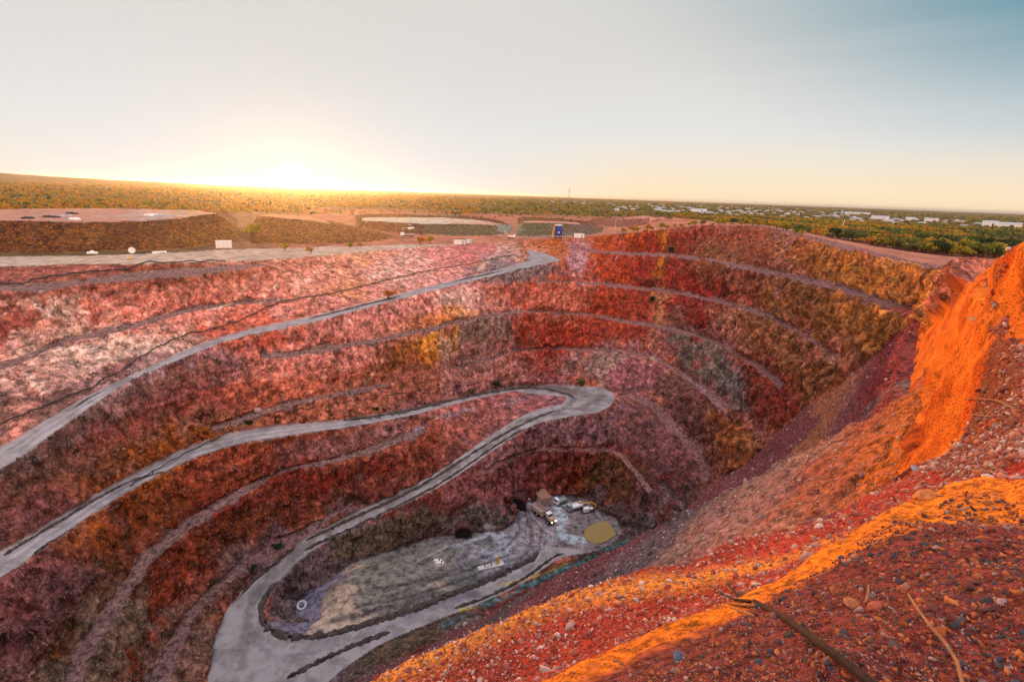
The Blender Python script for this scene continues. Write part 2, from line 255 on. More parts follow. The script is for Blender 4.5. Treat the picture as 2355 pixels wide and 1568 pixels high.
verts, vz, edges = [], [], []
CP = {}
def weld(P):
    idx = []
    for q in P:
        verts.append((q[0], q[1])); vz.append(q[2]); idx.append(len(verts) - 1)
    return idx
for name, c in CURVES.items():
    P = np.array([pt(*q) for q in c]); CP[name] = P
    ii = weld(P); edges += list(zip(ii[:-1], ii[1:]))
for name, P in PLAN.items():
    CP[name] = P; ii = weld(P)
    if name not in ('camera_spot', 'town_rise'): edges += [(a, b) for a, b in zip(ii[:-1], ii[1:])]
ov, oe, of, orv, ore, orf = delaunay_2d_cdt([Vector(v) for v in verts], edges, [], 0, 1e-3)
OV = np.array([(v[0], v[1]) for v in ov]); OZ = np.zeros(len(ov)); VXY = np.array(verts); VZ = np.array(vz)
bad = 0
for i, src in enumerate(orv):
    if len(src): OZ[i] = VZ[list(src)].mean()
    else:
        bad += 1
        # a crossing of two break lines: take the mean of the two nearest source vertices
        d = np.hypot(*(VXY - OV[i]).T); j = np.argsort(d)[:2]; OZ[i] = VZ[j].mean()
TRI = np.array([list(f) for f in of])
E_ = np.vstack([TRI[:, [0, 1]], TRI[:, [1, 2]], TRI[:, [2, 0]]]); E_.sort(axis=1); E_ = np.unique(E_, axis=0)
EA, EB = OV[E_[:, 0]], OV[E_[:, 1]]; EZA, EZB = OZ[E_[:, 0]], OZ[E_[:, 1]]
def profile(az):
    """heights along the bearing az: every crossing of a TIN edge, sorted by distance"""
    dx, dy = math.sin(az), math.cos(az)
    sa = EA[:, 0] * dy - EA[:, 1] * dx; sb = EB[:, 0] * dy - EB[:, 1] * dx
    m = (sa * sb < 0); t = sa[m] / (sa[m] - sb[m])
    x = EA[m] + (EB[m] - EA[m]) * t[:, None]; z = EZA[m] + (EZB[m] - EZA[m]) * t
    r = x[:, 0] * dx + x[:, 1] * dy; k = r > .02; r, z = r[k], z[k]; o = np.argsort(r)
    return np.concatenate([[0], r[o]]), np.concatenate([[-1.7], z[o]])
_pc = {}
def prof(az):
    k = round(az, 5)
    if k not in _pc: _pc[k] = profile(az)
    return _pc[k]
def ground_z(x, y):
    r, z = prof(math.atan2(x, y)); return float(np.interp(math.hypot(x, y), r, z))
def hit(px, py, rmin=0.):
    """first terrain point met by the sight line through a photo pixel"""
    v = ray(px, py); h = math.hypot(v[0], v[1]); r, z = prof(math.atan2(v[0], v[1]))
    rr = np.unique(np.concatenate([r, np.geomspace(.3, 29000, 3000)])); zz = np.interp(rr, r, z)
    f = zz - rr * v[2] / h; k = np.nonzero((f >= 0) & (rr > rmin))[0]
    i = k[0] if len(k) else len(rr) - 1
    if i > 0 and f[i] != f[i - 1] and rr[i-1] > rmin: t = -f[i - 1] / (f[i] - f[i - 1]); R = rr[i - 1] + (rr[i] - rr[i - 1]) * t
    else: R = rr[i]
    return np.array([v[0] / h * R, v[1] / h * R, float(np.interp(R, r, z))])

# ------------------------------------------------------------------ terrain grid in bearing / distance rings
AZ = np.concatenate([np.arange(-178, -63, 3.), np.arange(-62, 62, .082), np.arange(63, 181, 3.)])
AZ = np.radians(AZ); NA = len(AZ); NR = 1060
RR = np.zeros((NA, NR)); ZZ = np.zeros((NA, NR)); PROF = []
for i, a in enumerate(AZ):
    r, z = profile(a)
    r2 = np.unique(np.concatenate([r, np.geomspace(.35, 29000, 700)])); r2 = r2[(r2 >= .35) & (r2 <= 29000)]
    z2 = np.interp(r2, r, z); dep = np.arctan2(-z2, r2)
    dr = np.diff(r2); dz = np.diff(z2); L = np.hypot(dr, dz) / np.hypot(r2[1:], z2[1:])
    w = np.abs(np.diff(dep)) + .10 * L * np.where(r2[1:] > 700, .25, 1)
    # denser where a slope faces the camera
    s = np.concatenate([[0], np.cumsum(w)]); t = np.linspace(0, s[-1], NR)
    RR[i] = np.log(np.interp(t, s, r2)); PROF.append((r, z))
# even out the ring spacing between neighbouring bearings, then take the exact heights
for it in range(3):
    Rp = np.concatenate([RR[-24:], RR, RR[:24]]); cs = np.cumsum(np.concatenate([np.zeros((1, NR)), Rp]), 0); RR = (cs[49:] - cs[:-49]) / 49
RR = np.exp(RR)
for i in range(NA): ZZ[i] = np.interp(RR[i], *PROF[i])
X = RR * np.sin(AZ)[:, None]; Y = RR * np.cos(AZ)[:, None]
P = np.column_stack([X.ravel(), Y.ravel(), ZZ.ravel()]).astype(np.float64)
def gnormals(P):
    G = P.reshape(NA, NR, 3); du = np.empty_like(G); du[:, 1:-1] = G[:, 2:] - G[:, :-2]; du[:, 0] = G[:, 1] - G[:, 0]; du[:, -1] = G[:, -1] - G[:, -2]
    dv = np.empty_like(G); dv[1:-1] = G[2:] - G[:-2]; dv[0] = G[1] - G[0]; dv[-1] = G[-1] - G[-2]
    n = np.cross(dv, du).reshape(-1, 3); n /= np.linalg.norm(n, axis=1)[:, None] + 1e-12
    n[n[:, 2] < 0] *= -1
    return n
N = gnormals(P); D = np.hypot(P[:, 0], P[:, 1]); steep = np.clip((.93 - N[:, 2]) / .2, 0, 1)
def poly(*parts):
    out = []
    for nm, rev in parts:
        q = CP[nm][:, :2]; out.append(q[::-1] if rev else q)
    return np.vstack(out)
x_, y_ = P[:, 0], P[:, 1]
jt = np.clip((D - 60) / 60, 0, 1) * np.clip((500 - D) / 100, 0, 1); xj = x_ + jt * .9 * fbm(P, (4, 4, 4), 3, 201); yj = y_ + jt * 1.3 * fbm(P, (4, 4, 4), 3, 202)
ROAD, BENCH, FLOOR, WALL, SCREE, NEAR, PLAIN, DUMP, TRACK = range(1, 10)
cat = np.full(len(P), WALL)
cat[(D > 362)] = PLAIN
pit_rim = np.vstack([CP['rim_left'][:, :2], CP['rim_right'][1:, :2]])
out_rim = inpoly(x_, y_, np.vstack([pit_rim, [[70000, 30000], [70000, 70000], [-70000, 70000], [-70000, 30000]]]))
cat[out_rim] = PLAIN
KR = int(np.nonzero(CURVES['crest2'][:, 0] > 2105)[0][0]); FT = CP['crest2'][KR:, :2]; face_poly = np.vstack([FT, CP['ledge_in'][:, :2]])
near_poly = np.vstack([CP['crest2'][:, :2], [[90, 30], [60, -60], [-60, -60], [-30, -5]]])
scree_poly = np.vstack([CP['ledge_in'][::-1][:, :2], CP['valley'][:, :2], CP['scree_low'][::-1][:, :2], CP['crest2'][:, :2]])
cat[inpoly(x_, y_, scree_poly)] = SCREE
cat[inpoly(x_, y_, near_poly)] = NEAR; cat[inpoly(x_, y_, face_poly)] = NEAR
for a, b in (('upper_bench_in', 'upper_bench_out'), ('l1_in', 'l1_out'), ('a_in', 'a_out'), ('b_in', 'b_out'), ('c_in', 'c_out'), ('d_in', 'd_out'), ('e2_in', 'e2_out'), ('e_in', 'e_out'), ('f_in', 'f_out'), ('g_in', 'g_out'), ('h_in', 'h_out'), ('ledge_in', 'ledge_out')):
    cat[inpoly(xj, yj, poly((a, 0), (b, 1)))] = BENCH
r2 = CP['road2_lo']; k_h = int(np.argmin(np.hypot(*(r2[:, :2] - pt(1305, 914, -81)[:2]).T)))
cat[inpoly(x_, y_, poly(('road1_up', 0), ('pad_back', 0), ('road1_lo', 1)))] = ROAD
cat[inpoly(x_, y_, np.vstack([CP['road2_up'][:, :2], r2[:k_h + 1][::-1][:, :2]]))] = ROAD
r3 = CP['road3_lo']
cat[inpoly(x_, y_, np.vstack([CP['road2_up'][-16:, :2], r3[:, :2], CP['floor_road_out'][::-1][:, :2], r2[k_h:][::-1][:, :2]]))] = ROAD
floor_poly = np.vstack([CP['toe'][:, :2], CP['floor_road_out'][::-1][:14, :2], r3[::-1][:-60, :2][:40]])
floor_poly = np.vstack([CP['toe'][:, :2], CP['floor_road_out'][-6:][::-1][:, :2], r3[::-1][:, :2][:int(len(r3) * .42)], CP['pit_low'][::-1][:, :2]])
cat[inpoly(x_, y_, floor_poly) & (cat != ROAD)] = FLOOR
cat[out_rim & inpoly(x_, y_, poly(('plain_road_far', 0), ('rim_left', 1)))] = TRACK
cat[out_rim & inpoly(x_, y_, np.vstack([CP['track_right'][:, :2], CP['rim_right'][::-1][:, :2][6:38]]))] = BENCH
for nm in ('dump1', 'dump2', 'mesa', 'tail', 'redhill'):
    m_ = inpoly(x_, y_, CP[nm + '_toe'][:, :2]); cat[m_] = DUMP
    m_ = inpoly(x_, y_, CP[nm + '_top'][:, :2]); cat[m_] = TRACK
# displacement along the surface normal
isw = (cat == WALL); iss = (cat == SCREE); isn = (cat == NEAR); isd = (cat == DUMP); isb = (cat == BENCH)
disp = np.zeros(len(P), np.float32)
LF = np.where(np.arctan2(P[:, 0], P[:, 1]) < -.02, .5, 1.).astype(np.float32)
def add(mask, f): 
    ii = np.nonzero(mask)[0]
    if len(ii): disp[ii] += f(P[ii], ii)
# soften at edges of roads so that they stay level: distance in ring steps is not needed, amplitude follows steepness
add(isw & (D > 60) & (D < 700), lambda p, i: LF[i] * steep[i] * (3.0 * fbm(p, (14, 14, 34), 3, 1) + 2.1 * ridge(p, (5.5, 5.5, 15), 3, 5) + 1.4 * fbm(p, (1.9, 1.9, 3), 2, 9) + .8 * np.clip(noise3(p, (2.2, 2.2, 3.5), 31), 0, 1)))
def blocks(p, sc, s_, wob=.45):
    q = p + np.column_stack([fbm(p, sc[0] * 1.3, 2, s_ + 1), fbm(p, sc[0] * 1.3, 2, s_ + 2), fbm(p, sc[0] * 1.3, 2, s_ + 3)]) * sc[0] * wob
    q = q @ np.array([[.8, -.6, .15], [.6, .8, -.1], [-.06, .18, .98]]); f = np.floor(q / np.array(sc)).astype(np.int64); return hash3(f[:, 0], f[:, 1], f[:, 2], s_)
add(isw & (D > 60) & (D < 700), lambda p, i: (.35 + .65 * LF[i]) * steep[i] * (1.7 * (blocks(p, (3.0, 3.0, 9), 401, .25) - .5) + .9 * (blocks(p, (1.5, 1.5, 3.2), 411, .3) - .5)))
add(iss & (D > 18) & (D < 90), lambda p, i: .35 * fbm(p, 1.4, 3, 421) + .3 * ridge(p, (2.2, 2.2, 2.2), 2, 422))
add(isw & (D <= 60), lambda p, i: .5 * fbm(p, 6, 3, 1) * np.clip(D[i] / 40, .05, 1))
tang = np.arctan2(P[:, 0], P[:, 1])
def rills(p, i):
    q = p.copy(); a = math.radians(-52)      # gullies run down towards the pit floor
    u = q[:, 0] * math.cos(a) - q[:, 1] * math.sin(a)
    v = q[:, 0] * math.sin(a) + q[:, 1] * math.cos(a)
    q2 = np.column_stack([u + 3 * noise3(p, (14, 14, 14), 3), v * .12, p[:, 2] * .12])
    return np.clip((D[i] - 20) / 90, .25, 1) * (1.3 * ridge(q2, (9, 9, 9), 2, 21) + .6 * ridge(q2, (3, 3, 3), 2, 23)) + .35 * fbm(p, 1.3, 3, 4)
add(iss & (D > 45), rills)
add(isn, lambda p, i: np.clip(D[i] * .035, .02, .7) * (fbm(p, 3.5, 2, 6)) * np.clip((D[i] - 4) / 10, .12, 1) + np.clip(D[i] * .012, .01, .25) * fbm(p / np.clip(D[i] / 6, .6, 4)[:, None], .45, 3, 8) + .012 * fbm(p, .09, 2, 12) * (D[i] < 15))
add(isn & (D > 11), lambda p, i: np.clip((D[i] - 11) / 10, 0, 1) * (.16 * fbm(p, (.7, .7, .7), 3, 79) + .30 * np.clip(ridge(p, (1.6, 1.6, 1.6), 2, 80), -.2, 1) * .5))
add(isn & (D > 11), lambda p, i: .34 * ridge(p, (.8, 2.6, 2.6), 4, 77) * np.clip((D[i] - 11) / 12, 0, 1))
add(isd | ((cat == TRACK) & (D > 235)), lambda p, i: .9 * fbm(p, (22, 22, 60), 3, 16))
add(isd, lambda p, i: steep[i] * (1.8 * fbm(p, (6, 6, 12), 3, 15) + .5 * fbm(p, 1.8, 2, 18)))
add(isb, lambda p, i: .25 * fbm(p, 2.5, 2, 19))
add((cat == FLOOR), lambda p, i: .25 * fbm(p, 7, 3, 27) + .06 * fbm(p, 1.2, 2, 29))
add((cat == ROAD), lambda p, i: .05 * fbm(p, 5, 2, 37))
add((cat == PLAIN) & (D < 3000), lambda p, i: .35 * fbm(p, 30, 3, 40) * np.clip((3000 - D[i]) / 2000, 0, 1))
def near_line(pts, w, rmin=60, zs=1.):
    L3 = [hit(a, b, rmin) for a, b in pts]; dmin = np.full(len(P), 9e9); lo = np.min(L3, 0) - w * 3; hi = np.max(L3, 0) + w * 3
    ii = np.nonzero(np.all((P > lo) & (P < hi), 1))[0]; q = P[ii] + np.column_stack([fbm(P[ii], 3, 2, 301), fbm(P[ii], 3, 2, 302), fbm(P[ii], 3, 2, 303)]) * w * .9; dd_ = np.full(len(ii), 9e9)
    for a, b in zip(L3[:-1], L3[1:]):
        ab = b - a; t = np.clip(((q - a) @ ab) / (ab @ ab + 1e-9), 0, 1); dd_ = np.minimum(dd_, np.linalg.norm(q - a - t[:, None] * ab, axis=1))
    return ii, np.clip(1 - dd_ / w, 0, 1)
def groove(pts, w, dep_): ii, k = near_line(pts, w); disp[ii] -= (dep_ * k * k * (3 - 2 * k)).astype(np.float32)
for g_ in [([(190, 640), (215, 700), (225, 740)], 1.6, 1.6), ([(225, 640), (260, 690), (300, 740)], 1.4, 1.4), ([(360, 640), (385, 690)], 1.3, 1.2), ([(40, 860), (90, 920)], 1.4, 1.3), ([(150, 790), (200, 860), (215, 895)], 1.5, 1.5), ([(240, 770), (275, 860)], 1.3, 1.3), ([(90, 690), (150, 770)], 1.5, 1.4),
           ([(560, 650), (600, 690)], .9, .8), ([(700, 600), (690, 680)], .9, .8), ([(480, 880), (440, 930), (400, 960)], 1.0, 1.0), ([(470, 900), (490, 960)], 1.0, .9), ([(770, 830), (750, 880)], 1., .9), ([(1000, 600), (1010, 650)], .9, .8), ([(880, 810), (860, 880)], 1., .9),
           ([(1250, 660), (1230, 710)], .9, .9), ([(1370, 600), (1365, 645)], 1.2, 1.2), ([(1430, 600), (1425, 650)], 1.1, 1.1), ([(1575, 620), (1570, 665)], 1.4, 1.3), ([(1600, 530), (1590, 585)], 1.4, 1.2), ([(1660, 625), (1640, 680)], 1.5, 1.4), ([(1770, 545), (1760, 610)], 1.6, 1.6), ([(1860, 560), (1835, 630)], 1.8, 1.8), ([(1700, 730), (1680, 790)], 1.4, 1.4), ([(1830, 680), (1800, 740)], 1.6, 1.5), ([(1920, 690), (1895, 780)], 1.7, 1.6), ([(2000, 600), (1985, 660)], 1.5, 1.5), ([(1400, 750), (1390, 800)], 1.2, 1.1), ([(1520, 600), (1505, 660)], 1.4, 1.6), ([(1515, 690), (1500, 745)], 1.4, 1.6), ([(1500, 770), (1495, 815)], 1.4, 1.5), ([(1450, 830), (1440, 890)], 1.2, 1.2), ([(1600, 850), (1590, 900)], 1.4, 1.4), ([(1720, 840), (1700, 920)], 1.6, 1.5), ([(1560, 940), (1590, 1010)], 1.2, 1.)]: groove(*g_)
P += N * disp[:, None]
N = gnormals(P)
# ------------------------------------------------------------------ rock colours (strata by zones with warped edges, some light and shade painted in)
Cc = np.zeros((len(P), 3), np.float32)
BASE = {ROAD: (.215, .19, .185), BENCH: (.215, .12, .105), FLOOR: (.15, .112, .118), WALL: (.38, .145, .10), SCREE: (.215, .078, .078), NEAR: (.50, .115, .035), PLAIN: (.14, .12, .05), DUMP: (.26, .11, .05), TRACK: (.34, .24, .19)}
for k, c in BASE.items(): Cc[cat == k] = c
Cc[(cat == WALL) & (tang < .03) & (P[:, 2] > -72)] = (.37, .165, .118); Cc[(cat == BENCH) & (tang > .05)] = (.235, .110, .098)
def sm(a, b, x): t = np.clip((x - a) / (b - a), 0, 1); return t * t * (3 - 2 * t)
warp = fbm(P, (9, 9, 24), 4, 51); warp2 = fbm(P, (2.6, 2.6, 7), 3, 57)
def blob(px, py, rx, rz, c, k=1, cats=(WALL,), fuzz=.6, tilt=0, rmin=0):
    o = hit(px, py, rmin); a0 = math.atan2(o[0], o[1]); d0 = math.hypot(o[0], o[1])
    da = (tang - a0 + math.pi) % (2 * math.pi) - math.pi
    ii = np.nonzero(np.isin(cat, cats) & (np.abs(da) * d0 < rx * 3.4) & (np.abs(P[:, 2] - o[2]) < rz * 3.4 + abs(tilt) * rx * 2) & (np.abs(D - d0) < max(60, rx * 2)))[0]
    if not len(ii): return
    u = da[ii] * d0 / rx; v = (P[ii, 2] - o[2] - tilt * da[ii] * d0) / rz
    q = np.sqrt(u * u + v * v) + fuzz * (1.5 * warp[ii] + 1.0 * warp2[ii])
    q = np.maximum(q, .48 * np.sqrt(u * u + v * v)); w = (1 - sm(.55, 1.3, q))[:, None] * k
    Cc[ii] = Cc[ii] * (1 - w) + np.array(c, np.float32) * w
PINK = (.44, .20, .14); PALE = (.50, .40, .32); RED = (.24, .042, .025); DRED = (.20, .035, .022); RUST = (.30, .105, .025); BRN = (.17, .075, .040); LIL = (.36, .24, .26); GRY = (.24, .20, .18); OCH = (.48, .22, .035); ORG = (.52, .14, .04)
B = blob
WB = (WALL,)
for a in [  # left wall above the first ramp
 (200, 690, 60, 9, PINK), (100, 720, 20, 8, PALE, .85), (30, 760, 14, 9, DRED, .9), (420, 660, 40, 7, PINK), (180, 850, 22, 8, PALE, .8), (60, 900, 16, 8, (.42, .18, .14), .8), (330, 790, 28, 7, PALE, .5),
 (560, 680, 45, 7, (.50, .20, .15)), (760, 640, 40, 9, (.52, .24, .18)), (860, 600, 20, 5, (.58, .30, .16), .8), (820, 670, 18, 4, (.60, .30, .12), .6), (1000, 610, 35, 9, (.52, .24, .20)), (1155, 595, 12, 9, PALE, .8), (930, 625, 14, 6, PALE, .5), (1100, 580, 14, 6, (.45, .17, .15)),
 (230, 640, 60, 3, (.25, .09, .06)), (0, 630, 50, 3, (.22, .08, .06)),
 # between the first and second ramp
 (700, 765, 26, 7, (.45, .10, .05)), (620, 790, 20, 5, (.42, .11, .07), .8), (900, 720, 40, 7, (.48, .22, .18)), (1080, 680, 30, 8, (.50, .25, .22)), (1060, 690, 10, 5, PALE, .7), (990, 735, 16, 4, (.55, .22, .07), .7),
 (800, 840, 45, 9, (.46, .20, .16)), (640, 880, 26, 8, (.48, .19, .14)), (560, 900, 20, 8, (.42, .14, .09), .8), (400, 880, 26, 6, (.25, .13, .13), .9), (330, 905, 22, 5, (.20, .14, .15), .8), (330, 990, 34, 10, (.24, .09, .07), .9), (150, 1060, 30, 8, BRN, .9), (60, 1120, 30, 8, (.14, .09, .08), .9), (400, 960, 20, 6, (.30, .10, .09), .8), (300, 1080, 40, 7, (.22, .13, .09), .8),
 (1000, 800, 16, 9, OCH, .95), (1045, 780, 9, 7, (.40, .20, .08), .8), (920, 830, 9, 7, (.22, .08, .03), .95), (870, 860, 8, 4, (.22, .09, .03), .8), (1025, 800, 4, 7, PALE, .5), (1160, 770, 24, 9, (.20, .16, .13), .95), (1230, 750, 12, 8, (.26, .12, .08), .9), (1130, 860, 40, 7, (.38, .17, .14), .8), (950, 880, 40, 6, (.36, .17, .14), .8), (1110, 810, 20, 5, (.30, .16, .14), .7),
 (1190, 660, 18, 6, (.42, .14, .08), .8), (1230, 690, 14, 10, (.40, .13, .10), .7), (1230, 615, 30, 5, (.17, .14, .15), .95), (1160, 632, 20, 3, (.20, .15, .15), .9),
 (1350, 760, 40, 10, (.28, .06, .045)), (1290, 770, 12, 8, (.28, .05, .03), .7), (1290, 830, 12, 8, (.26, .05, .035), .8), (1400, 840, 22, 7, (.27, .20, .18), .8), (1460, 870, 15, 8, (.38, .25, .18), .7),
 # right wall
 (1250, 565, 22, 5, (.42, .22, .15)), (1330, 560, 30, 9, (.36, .12, .05)), (1450, 555, 34, 10, (.32, .075, .025)), (1330, 610, 8, 12, LIL, .85), (1420, 610, 6, 10, LIL, .5), (1470, 620, 36, 12, (.32, .06, .03)), (1400, 700, 44, 11, (.28, .055, .03)), (1300, 690, 14, 9, (.42, .16, .11), .7), (1525, 560, 5, 12, OCH, .8), (1520, 620, 6, 14, OCH, .85), (1520, 710, 5, 16, (.42, .22, .10), .8), (1520, 800, 6, 14, (.40, .26, .16), .7),
 (1620, 560, 34, 12, DRED), (1620, 640, 34, 12, (.23, .04, .03)), (1720, 580, 30, 12, (.25, .08, .045)), (1680, 620, 20, 8, (.20, .10, .05), .8), (1820, 585, 9, 10, (.46, .30, .21), .7), (1900, 600, 22, 9, (.34, .12, .05)), (2000, 640, 26, 10, (.40, .18, .07)), (2060, 680, 12, 8, OCH, .8), (2120, 660, 12, 10, (.44, .20, .08), .9),
 (1810, 680, 10, 10, (.44, .28, .20), .8), (1750, 660, 24, 10, (.26, .09, .06)), (1900, 720, 28, 10, (.28, .13, .06)), (2010, 750, 14, 8, (.40, .20, .07), .9), (1600, 740, 24, 10, (.22, .035, .025)), (1560, 780, 10, 9, (.16, .10, .07), .9), (1700, 780, 14, 10, (.36, .20, .15), .8), (1780, 800, 18, 9, (.30, .15, .08), .9), (1850, 850, 16, 8, (.26, .12, .06)),
 (1640, 850, 16, 9, (.19, .16, .13), .95), (1585, 820, 8, 10, (.14, .11, .09), .9), (1730, 930, 8, 9, (.34, .26, .18), .9), (1780, 920, 14, 9, (.22, .05, .035)), (1680, 890, 8, 6, (.15, .13, .12), .9), (1510, 860, 14, 7, (.32, .20, .13), .7), (1570, 920, 14, 8, (.17, .08, .07), .9), (1620, 990, 12, 8, (.22, .11, .09), .9), (1690, 1010, 10, 7, (.42, .16, .06), .7), (1480, 1000, 18, 10, (.20, .10, .10), .9), (1560, 1080, 12, 9, (.24, .15, .12), .9), (1500, 1180, 14, 8, (.15, .13, .13), .9), (1450, 1230, 12, 6, (.13, .13, .14), .9),
 # low slopes between the ramps
 (300, 1170, 50, 7, RUST, .95), (150, 1290, 30, 9, RUST, .95), (450, 1110, 40, 6, (.26, .09, .035), .95), (100, 1420, 26, 9, (.24, .08, .03), .95), (80, 1500, 20, 8, (.12, .08, .04), .9), (30, 1400, 16, 10, (.20, .11, .14), .8), (650, 1040, 30, 4, (.28, .08, .05), .9), (850, 1000, 30, 4, (.30, .17, .19), .8), (1150, 925, 26, 4, (.34, .20, .24), .9), (1050, 960, 30, 4, (.38, .13, .11), .8), (1000, 1020, 26, 5, (.36, .12, .08), .8), (1180, 950, 16, 4, (.36, .14, .12), .8),
 (550, 1200, 34, 7, (.24, .055, .03), .95), (720, 1120, 34, 6, (.24, .045, .03), .95), (400, 1330, 24, 7, (.22, .05, .028), .95), (300, 1470, 20, 8, (.20, .05, .02), .9), (600, 1190, 20, 5, BRN, .6), (850, 1130, 20, 4, (.34, .15, .13), .7), (200, 1540, 10, 5, (.25, .25, .22), .7), (430, 1450, 10, 6, (.22, .18, .17), .8), (560, 1290, 14, 4, (.26, .17, .17), .8),
 (1200, 1090, 50, 12, (.17, .045, .038), 1), (950, 1220, 26, 7, (.17, .035, .02), 1), (1350, 1090, 16, 8, (.15, .028, .012), 1), (1250, 1000, 30, 4, (.27, .14, .15), .8), (1320, 980, 20, 4, (.25, .14, .15), .9), (860, 1250, 10, 3, (.26, .12, .03), .8), (1100, 1130, 24, 6, (.26, .10, .10), .7), (1400, 1150, 14, 8, (.12, .075, .03), .9), (1380, 1180, 8, 5, (.2, .05, .05), .8),
 (740, 1290, 20, 8, (.20, .17, .24), 1), (690, 1370, 18, 8, (.17, .155, .20), 1)]: B(*a)
for a in [(830, 1350, 26, 2.5, (.36, .27, .18), .9), (900, 1310, 26, 2.5, (.33, .25, .19), .9), (740, 1400, 12, 3, (.30, .20, .10), .9), (690, 1350, 14, 6, (.14, .12, .17), .9), (1130, 1225, 10, 3, (.33, .34, .38), .9), (1090, 1240, 10, 2, (.32, .30, .33), .6), (1320, 1190, 10, 3, (.42, .50, .54), .9), (1290, 1150, 6, 3, (.50, .62, .66), .9), (1240, 1200, 14, 3, (.20, .17, .18), .8), (1310, 1205, 6, 3, (.16, .12, .13), .9), (1000, 1270, 20, 2, (.15, .11, .11), .7), (1330, 1250, 14, 3, (.26, .19, .19), .7)]:
    B(*a, cats=(FLOOR,))
k0 = int(np.argmin(np.abs(CURVES['road3_lo'][:, 0] - 1047) + np.abs(CURVES['road3_lo'][:, 1] - 1364))); k1 = int(np.argmin(np.abs(CURVES['road3_lo'][:, 0] - 690) + np.abs(CURVES['road3_lo'][:, 1] - 1466)))
mp_ = np.nonzero((cat == FLOOR) & inpoly(x_ + .8 * warp2, y_ + .8 * warp, np.vstack([CP['mound_edge'][:, :2], CP['road3_lo'][k1:k0 + 1][::-1][:, :2]])))[0]; q = P[mp_]; q2 = np.column_stack([(q[:, 0] * .86 + q[:, 1] * .5) * .12, -q[:, 0] * .5 + q[:, 1] * .86, q[:, 2]])
sN = fbm(q2, (2.4, 2.4, 9), 3, 501)[:, None]; kN = np.clip(.75 + 1.2 * sN, 0, 1) * np.clip((1000 - 0) / 1000, 0, 1); Cc[mp_] = Cc[mp_] * (1 - kN) + np.array((.32, .228, .172)) * kN
for a in [(1150, 1420, 26, 4, (.09, .095, .09), .6), (1000, 1440, 18, 4, (.10, .10, .09), .8), (900, 1500, 14, 3, (.16, .14, .11), .8), (1380, 1290, 14, 5, (.11, .09, .09), .8)]:
    B(*a, cats=(SCREE, WALL, FLOOR), rmin=60)
for a in [(1800, 1100, 40, 14, (.23, .09, .10), .9), (1600, 1230, 34, 14, (.19, .08, .085), .9), (1950, 900, 20, 10, (.34, .14, .12), .9), (2050, 850, 12, 8, (.24, .05, .05), .9), (2040, 960, 8, 4, (.52, .20, .05), .9), (2070, 1000, 6, 4, (.52, .22, .05), .9), (1930, 1130, 14, 5, (.30, .05, .035), .9), (1960, 1050, 8, 5, (.50, .19, .06), .7), (1850, 1150, 12, 4, (.33, .12, .08), .8), (1900, 980, 8, 7, (.42, .18, .08), .6), (1720, 1180, 10, 6, (.30, .20, .17), .6), (1500, 1290, 12, 7, (.17, .13, .13), .8)]:
    B(*a, cats=(SCREE, BENCH), rmin=25)
def vein(pts, w, c, k=.8, rmin=60):
    ii, q = near_line(pts, w, rmin); q = np.clip(q * 1.6, 0, 1)[:, None] * k; Cc[ii] = Cc[ii] * (1 - q) + np.array(c, np.float32) * q
CRM = (.62, .50, .36)
for v_ in [([(478, 712), (520, 703), (548, 682), (572, 650), (600, 622)], .8, CRM), ([(596, 700), (610, 675), (640, 655), (655, 620)], .8, CRM), ([(610, 655), (660, 655), (720, 668)], .5, CRM), ([(80, 690), (110, 730), (150, 772)], 1.8, PALE), ([(120, 685), (160, 730), (190, 765)], 1.6, PALE), ([(175, 700), (210, 748)], 1.2, PALE), ([(150, 800), (190, 850)], 1.5, PALE), ([(250, 790), (270, 830)], 1.3, PALE), ([(60, 860), (100, 900)], 1.4, PALE), ([(690, 640), (680, 690)], 1.2, PALE), ([(760, 610), (700, 650), (640, 690)], .7, PALE), ([(850, 640), (900, 620)], 1.6, PALE),
           ([(1010, 650), (1012, 632)], .5, CRM), ([(1150, 576), (1120, 600), (1100, 622)], 1.6, PALE), ([(1170, 585), (1195, 600)], 1.2, PALE), ([(1336, 590), (1330, 640)], 1.8, LIL), ([(1318, 590), (1322, 640)], 1., LIL), ([(1420, 590), (1412, 640)], 1.2, LIL), ([(1372, 590), (1362, 620)], .8, LIL), ([(1528, 540), (1526, 584)], 2.2, OCH), ([(1522, 595), (1518, 664)], 2.4, OCH), ([(1518, 680), (1512, 748)], 2.2, (.42, .24, .12)), ([(1512, 758), (1500, 820), (1496, 880)], 2.2, (.42, .28, .18)),
           ([(1540, 590), (1600, 566), (1660, 545), (1707, 524)], 1.1, (.36, .20, .18)), ([(1350, 700), (1300, 716)], .9, (.36, .20, .18)), ([(1810, 560), (1822, 600)], 2.4, (.46, .30, .21)), ([(1790, 660), (1800, 700), (1780, 730)], 2.2, (.40, .25, .17)), ([(1570, 860), (1620, 900), (1670, 960)], 1.2, (.30, .17, .18)), ([(830, 700), (800, 740)], .8, PALE), ([(1060, 660), (1030, 700)], 1.4, PALE), ([(1080, 650), (1100, 690)], 1.2, PALE), ([(880, 830), (840, 880)], .8, PALE), ([(760, 840), (720, 880)], .9, PALE), ([(700, 830), (600, 900)], .7, PALE), ([(500, 880), (460, 935), (420, 960)], .5, BRN),
           ([(870, 1008), (940, 990), (1010, 960), (1090, 940)], 1.6, (.34, .24, .27)), ([(1160, 930), (1220, 910), (1280, 905)], 1.6, (.34, .24, .28)), ([(700, 880), (800, 850)], .5, PALE)]: vein(*v_)
TEAL = (.06, .20, .23)
